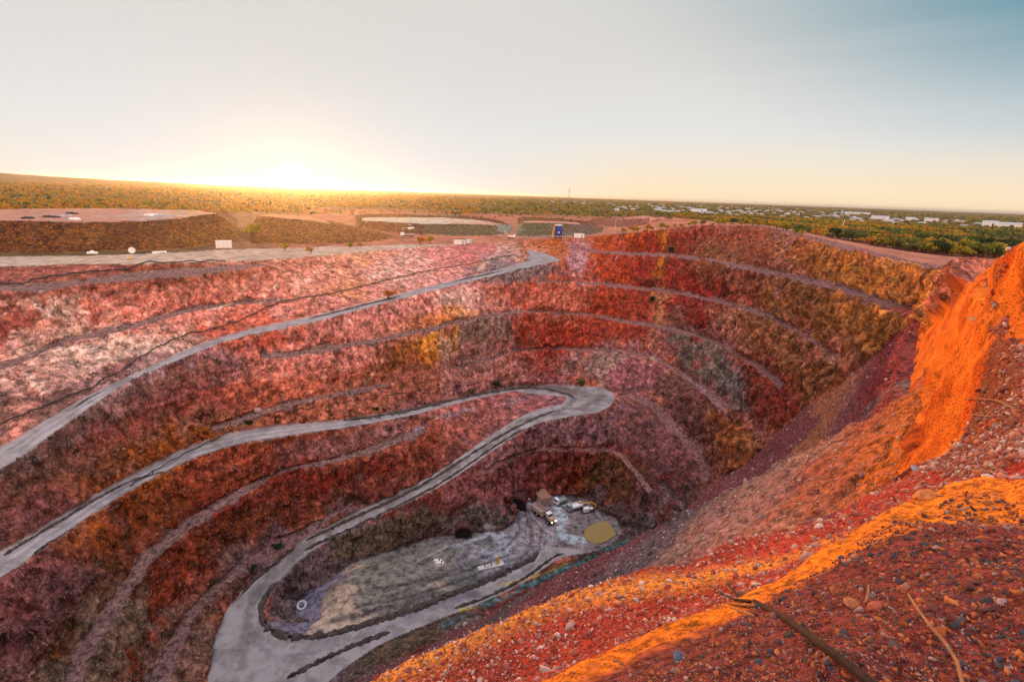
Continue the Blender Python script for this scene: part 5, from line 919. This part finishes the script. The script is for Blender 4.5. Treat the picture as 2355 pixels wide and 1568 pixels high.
# grass tufts and low scrub on verges and dump flanks
cn = [i for i in np.nonzero((cat == DUMP) & (D < 420) & (D > 200))[0]]; ii = rg.choice(cn, 900); R4 = rg.uniform(.25, .7, 900)
V4, c4_ = crowns(P[ii][:, :2], P[ii][:, 2], R4, R4 * .8, rg.choice([1, 3, 5, 5], 900), 8, 4, .5); link('scrub', make_mesh('scrub', V4, np.arange(len(V4)).reshape(-1, 4), MLEAF, c4_), kind='stuff', label='dry scrub on the dump flanks')
# ------------------------------------------------------------------ town
def house_mesh(i):
    rg_ = random.Random(i); w, l, h = rg_.uniform(10, 16), rg_.uniform(7, 10), rg_.uniform(2.6, 3.4); mb = MB(); mb.cur = 0; mb.box((0, 0, h / 2), (w, l, h)); mb.cur = 1
    e = .6; W_, L2 = w / 2 + e, l / 2 + e; r_ = h + rg_.uniform(1.3, 2.2); mb.add([(-W_, -L2, h), (W_, -L2, h), (W_, L2, h), (-W_, L2, h), (-W_ * .8, 0, r_), (W_ * .8, 0, r_)], [[0, 1, 5, 4], [2, 3, 4, 5], [1, 2, 5], [3, 0, 4], [3, 2, 1, 0]])
    mb.cur = 2
    for x in (-.3, .3): mb.box((w * x, -l / 2 - .03, h * .55), (1.6, .08, 1.1))
    return mb.mesh('house', MWALL2, MROOF, MGLASS)
HM = [house_mesh(i) for i in range(6)]; rgh = random.Random(3); cnt = 0
town = []
for _ in range(6000):
    px = rgh.triangular(1120, 2330, 1800); u = rgh.random(); hy = 405 + px * 85 / 2354; py = hy + {0: rgh.uniform(9, 32)}.get(0)
    if px < 1400: py = hy + rgh.uniform(8, 17)
    if px > 1950: py = hy + rgh.uniform(26, 40) - (0)
    v = pt(px, py, -27.8); d = math.hypot(v[0], v[1])
    if d < 850 or d > 4200 or any((v[0] - a) ** 2 + (v[1] - b) ** 2 < 20 ** 2 for a, b, c in town): continue
    if rgh.random() > (d / 2200): continue
    town.append((v[0], v[1], v[2]))
    if len(town) >= 215: break
for i, (x, y, z) in enumerate(town):
    o = link('house', HM[i % 6], label='small pale-roofed house in the town among trees', category='house', group='houses of the distant town'); o.location = (x, y, surf(x, y) - .1); s = rgh.uniform(.6, 1.05); o.scale = (s, s, s * 1.2); o.rotation_euler = (0, 0, rgh.choice([0, 1.57]) + rgh.uniform(-.1, .1) + .4)
for px0, px1, py, h, lb in ((2264, 2284, 522, 9, 'pale square silo building at the right edge of town'), (2290, 2330, 523, 7, 'long white shed at the far right of town'), (2008, 2036, 506, 7, 'white shed cluster right of the town centre'), (2085, 2100, 508, 6, 'small white shed between two larger ones'), (2130, 2150, 510, 6, 'white shed with low roof in the right bushland'), (1590, 1622, 489, 7, 'wide white building left of the town centre'), (1950, 1990, 494, 7, 'broad pale hall on the right side of town')):
    q = pt((px0 + px1) / 2, py, -27.5); w = span(px0, px1, q); t = thing('shed', (q[0], q[1], q[2]), bearing(q), lb, 'shed')
    part('wall', MB().box((0, 0, h / 2), (w, w * .5, h)), t, MWHITE); part('roof', MB().add([(-w / 2 - .5, -w * .26, h), (w / 2 + .5, -w * .26, h), (w / 2 + .5, w * .26, h), (-w / 2 - .5, w * .26, h), (-w / 2 - .5, 0, h + 2.5), (w / 2 + .5, 0, h + 2.5)], [[0, 1, 5, 4], [2, 3, 4, 5], [1, 2, 5], [3, 0, 4], [3, 2, 1, 0]]), t, MROOF); part('door', MB().box((w * .2, -w * .25 - .1, h * .35), (w * .12, .2, h * .7)), t, MDARK)
# ------------------------------------------------------------------ loose stones
ico = np.array([(0, 1, 1.618), (0, 1, -1.618), (0, -1, 1.618), (0, -1, -1.618), (1, 1.618, 0), (1, -1.618, 0), (-1, 1.618, 0), (-1, -1.618, 0), (1.618, 0, 1), (-1.618, 0, 1), (1.618, 0, -1), (-1.618, 0, -1)]) / 1.9
from mathutils import geometry as _g
ICOF = []
for a in range(12):
    for b in range(a + 1, 12):
        for c in range(b + 1, 12):
            if all(abs(np.linalg.norm(ico[i] - ico[j]) - 2 / 1.9) < .01 for i, j in ((a, b), (b, c), (a, c))):
                n_ = np.cross(ico[b] - ico[a], ico[c] - ico[a]); ICOF.append((a, b, c) if n_ @ ico[a] > 0 else (a, c, b))
ICOF = np.array(ICOF)
def stones(idx, rad, cols, seed, flat=.6):
    rg = np.random.default_rng(seed); n = len(idx); c = P[idx] + N[idx] * (rad * rg.uniform(-.25, .3, n))[:, None]
    S = rg.uniform(.55, 1.35, (n, 1, 3)); S[..., 2] *= flat; V_ = ico[None] * S * (1 + rg.uniform(-.42, .42, (n, 12, 1)))
    q = rg.normal(0, 1, (n, 4)); q[:, 1:3] *= .35; q /= np.linalg.norm(q, axis=1)[:, None]; w, x, y, z = q.T
    R_ = np.stack([1 - 2 * (y * y + z * z), 2 * (x * y - z * w), 2 * (x * z + y * w), 2 * (x * y + z * w), 1 - 2 * (x * x + z * z), 2 * (y * z - x * w), 2 * (x * z - y * w), 2 * (y * z + x * w), 1 - 2 * (x * x + y * y)], 1).reshape(n, 3, 3)
    V_ = np.einsum('nij,nkj->nki', R_, V_) * rad[:, None, None] + c[:, None]; F_ = (ICOF[None] + np.arange(n)[:, None, None] * 12).reshape(-1, 3)
    return V_.reshape(-1, 3), F_, np.repeat(cols, 12, 0)
rg = np.random.default_rng(11)
infov = (np.abs(tang) < math.radians(60)); 
def pick(mask, n): i = np.nonzero(mask)[0]; return rg.choice(i, min(n, len(i)), replace=False)
PALN = np.array([(.20, .045, .03), (.34, .09, .03), (.44, .13, .04), (.08, .055, .055), (.06, .06, .075), (.16, .06, .05), (.34, .19, .16), (.12, .04, .035), (.36, .10, .04)])
PALM = np.array([(.40, .10, .07), (.50, .22, .16), (.62, .40, .32), (.32, .06, .04), (.52, .17, .08), (.36, .14, .11)])
PALS = np.array([(.42, .24, .22), (.52, .38, .34), (.30, .14, .13), (.60, .44, .36), (.24, .15, .16)])
cgr = np.zeros(len(P), np.int8)
ci_ = near_i; c1d = np.interp(tang[ci_], *zip(*sorted((math.atan2(a[0], a[1]), math.hypot(a[0], a[1])) for a in CP['crest1']))); dn = D[ci_]
cgr[ci_] = np.where(dn < c1d - .5, 1, np.where(dn < c1d + .15, 2, np.where(dn < 16, 3, 4)))
parts_ = []
for z_, n_, k_, pal, mx in ((1, 46000, .0016, PALN, .020), (2, 4000, .0011, PALN[[1, 2, 2, 1]], .02), (3, 30000, .0019, PALM, .06)):
    i_ = pick((cgr == z_) & infov & (D > 1.0) & (D < 60), n_); r_ = np.minimum(D[i_] * k_ * rg.lognormal(-.1, .72, len(i_)), mx * rg.uniform(.8, 1.3, len(i_))); cl = pal[rg.integers(0, len(pal), len(i_))] * rg.uniform(.7, 1.25, (len(i_), 1)); parts_.append(stones(i_, r_, cl, z_))
hol_i = inpoly(P[:, 0], P[:, 1], np.vstack([FT, [pt(2270, 640, 38)[:2], pt(2292, 690, 27)[:2], pt(2345, 770, 20)[:2], pt(2400, 860, 15)[:2], pt(2500, 1000, 9)[:2], pt(2400, 1090, 8)[:2], pt(2230, 1085, 8.4)[:2]]])) & (cat == NEAR); i_ = pick(hol_i, 6000); r_ = D[i_] * .0019 * rg.lognormal(-.1, .5, len(i_)); parts_.append(stones(i_, r_, PALM[rg.integers(0, len(PALM), len(i_))] * rg.uniform(.5, 1.1, (len(i_), 1)), 14))
i_ = pick((cat == SCREE) & infov & (D < 200), 24000); r_ = np.minimum(D[i_] * .0016 * rg.lognormal(-.2, .5, len(i_)), .45); parts_.append(stones(i_, r_, PALS[rg.integers(0, len(PALS), len(i_))] * rg.uniform(.7, 1.2, (len(i_), 1)), 9))
def joined(ps):
    Vs, Fs, Cs, k = [], [], [], 0
    for v_, f_, c_ in ps: Vs.append(v_); Fs.append(f_ + k); Cs.append(c_); k += len(v_)
    return np.vstack(Vs), np.vstack(Fs), np.vstack(Cs)
v_, f_, c_ = joined(parts_); link('gravel', make_mesh('gravel', v_, f_, MSTONE, np.clip(c_, 0, .9)), kind='stuff', label='loose gravel and broken stone covering the near slopes')
i_ = pick(np.isin(cat, (BENCH, WALL)) & infov & (D > 90) & (D < 330), 9000); r_ = np.minimum(D[i_] * .0016 * rg.lognormal(0, .5, len(i_)), 1.1); v_, f_, c_ = stones(i_, r_, np.clip(Cc[i_] * rg.uniform(.5, 1.9, (len(i_), 1)) + .02, 0, .8), 31)
link('rubble', make_mesh('rubble', v_, f_, MSTONE, c_), kind='stuff', label='fallen rubble lying on benches and pit walls')
def boulder(px, py, r, col, label, rmin=0., flat=.5, seed=0):
    p = at(px, py, rmin); rr = random.Random(seed); import bmesh
    bm = bmesh.new(); bmesh.ops.create_icosphere(bm, subdivisions=2, radius=1)
    for v_ in bm.verts: q = v_.co; f_ = 1 + .22 * math.sin(q.x * 3 + seed) * math.cos(q.y * 2.7 + seed) + rr.uniform(-.1, .1); v_.co = Vector((q.x * 1.3, q.y * .9, q.z * flat)) * f_ * r
    me = bpy.data.meshes.new('rock'); bm.to_mesh(me); bm.free(); me.materials.append(mat('rock_face', grain(8 / max(r, .05) * .3, .5, .6, r * .1), col, .95)); o = link('rock', me, label=label, category='rock'); o.location = p + Vector((0, 0, r * flat * .3)); o.rotation_euler = (rr.uniform(-.2, .2), rr.uniform(-.2, .2), rr.uniform(0, 3))
boulder(2132, 1137, .075, (.62, .19, .05), 'flat orange slab lying behind the near crest', 0, .45, 2); boulder(2070, 1150, .045, (.45, .14, .06), 'smaller orange stone left of the flat slab', 0, .5, 3)
boulder(1822, 1208, .07, (.60, .28, .12), 'pale orange rock sitting on the middle crest', 0, .5, 4); boulder(2012, 1400, .032, (.40, .09, .05), 'red stone beside the short upright twig', 0, .6, 5); boulder(1960, 1388, .035, (.52, .17, .06), 'broad orange stone left of the short twig', 0, .4, 6)
boulder(2105, 1075, .09, (.36, .30, .30), 'grey stone patch behind the orange slab', 0, .3, 8); boulder(2250, 740, .3, (.55, .30, .15), 'pale block among rubble in the upper right hollow', 0, .5, 9); boulder(1560, 1512, .03, (.10, .12, .17), 'small blue-grey stone in the red gravel', 0, .6, 10)
# ------------------------------------------------------------------ dead branches
def twig(pts, r0, r1, mt, parent=None, name='branch', label=None, h0=.0, lifts=None, joints=14):
    """pts in photo pixels laid on the ground with small lifts"""
    Q_ = catmull([(a, b, c) for a, b, c in pts], 1e9 if False else 60); n = len(Q_); P3 = []
    for i, q in enumerate(Q_):
        p = at(q[0], q[1]); v = Vector(ray(q[0], q[1])); k = (p.length - q[2]) if q[2] > 0 else p.length; P3.append(v * k + Vector((0, 0, h0)))
    rg_ = random.Random(int(pts[0][0])); rr = [r0 + (r1 - r0) * i / (n - 1) for i in range(n)]; rr = [r_ * rg_.uniform(.85, 1.2) for r_ in rr]
    mb = MB().tube(P3, rr, 7); me = mb.mesh(name, mt)
    return link(name, me, parent, label=label, category=None if parent else 'branch')
b0 = twig([(2080, 1640, .06), (1990, 1560, .06), (1900, 1490, .07), (1810, 1425, .08), (1740, 1385, .10), (1690, 1362, .14), (1672, 1342, .20)], .021, .011, MTWIG, None, 'dead_branch', 'long dark forked dead branch lying over the near orange crest')
twig([(1725, 1382, .10), (1690, 1378, .12), (1650, 1358, .18), (1620, 1338, .3), (1592, 1325, .45)], .010, .003, MTWIG, b0, 'side_branch'); twig([(1642, 1355, .2), (1637, 1335, .25), (1638, 1312, .3)], .007, .004, MTWIG2, b0, 'twig'); twig([(1690, 1362, .15), (1676, 1352, .18), (1671, 1340, .2)], .013, .009, MTWIG2, b0, 'stub')
twig([(1740, 1392, .08), (1700, 1390, .08), (1672, 1386, .10)], .008, .005, MTWIG2, b0, 'twig')
twig([(1682, 1397, .03), (1710, 1407, .03), (1745, 1420, .03)], .009, .007, MTWIG2, None, 'stick', 'short yellow stick lying below the forked branch')
twig([(2088, 1366, .25), (2110, 1400, .2), (2140, 1440, .14), (2175, 1480, .08), (2200, 1520, .05), (2215, 1580, .04)], 0.004, .0065, MTWIG2, None, 'stick', 'pale orange stick rising from the gravel at lower right')
twig([(1997, 1344, .12), (1996, 1362, .08), (1990, 1385, .02)], .004, .006, MTWIG2, None, 'twig', 'short upright twig standing in the gravel'); twig([(1822, 1382, .08), (1824, 1405, .0)], .005, .006, MTWIG2, None, 'twig', 'tiny orange twig beside the long dark branch')
twig([(2205, 922, .3), (2240, 915, .6), (2290, 920, .6), (2325, 935, .5), (2334, 955, .1)], .022, .012, MTWIG2, None, 'twig', 'thin arched pale twig over the rubble at right'); twig([(2230, 952, .1), (2280, 958, .1)], .022, .014, MTWIG2, None, 'twig', 'straight pale twig under the arched one')
twig([(2055, 1056, .1), (2082, 1062, .1)], .03, .02, MTWIG2, None, 'twig', 'white stick at the foot of the orange face'); twig([(2050, 1100, .05), (2110, 1020, .15), (2170, 960, .2)], .012, .008, MTWIG, None, 'twig', 'long thin dark twig leaning up the orange face')
# ------------------------------------------------------------------ evening haze
hz = MB(); hz.add([(x, y, z) for z in (-112., 27.) for x, y in ((-31000, -31000), (31000, -31000), (31000, 31000), (-31000, 31000))], [[3, 2, 1, 0], [4, 5, 6, 7], [0, 1, 5, 4], [1, 2, 6, 5], [2, 3, 7, 6], [3, 0, 4, 7]])
MH = bpy.data.materials.new('haze'); MH.use_nodes = True; MH.node_tree.nodes.clear(); hv = MH.node_tree.nodes.new('ShaderNodeVolumePrincipled'); ho = MH.node_tree.nodes.new('ShaderNodeOutputMaterial')
hv.inputs['Color'].default_value = (.95, .86, .78, 1); hv.inputs['Density'].default_value = HAZE; hv.inputs['Anisotropy'].default_value = .82; MH.node_tree.links.new(hv.outputs[0], ho.inputs['Volume'])
if HAZE: link('haze', hz.mesh('haze', MH), kind='stuff', label='warm evening haze over the plain')
scene.cycles.volume_bounces = 0; scene.cycles.use_denoising = True
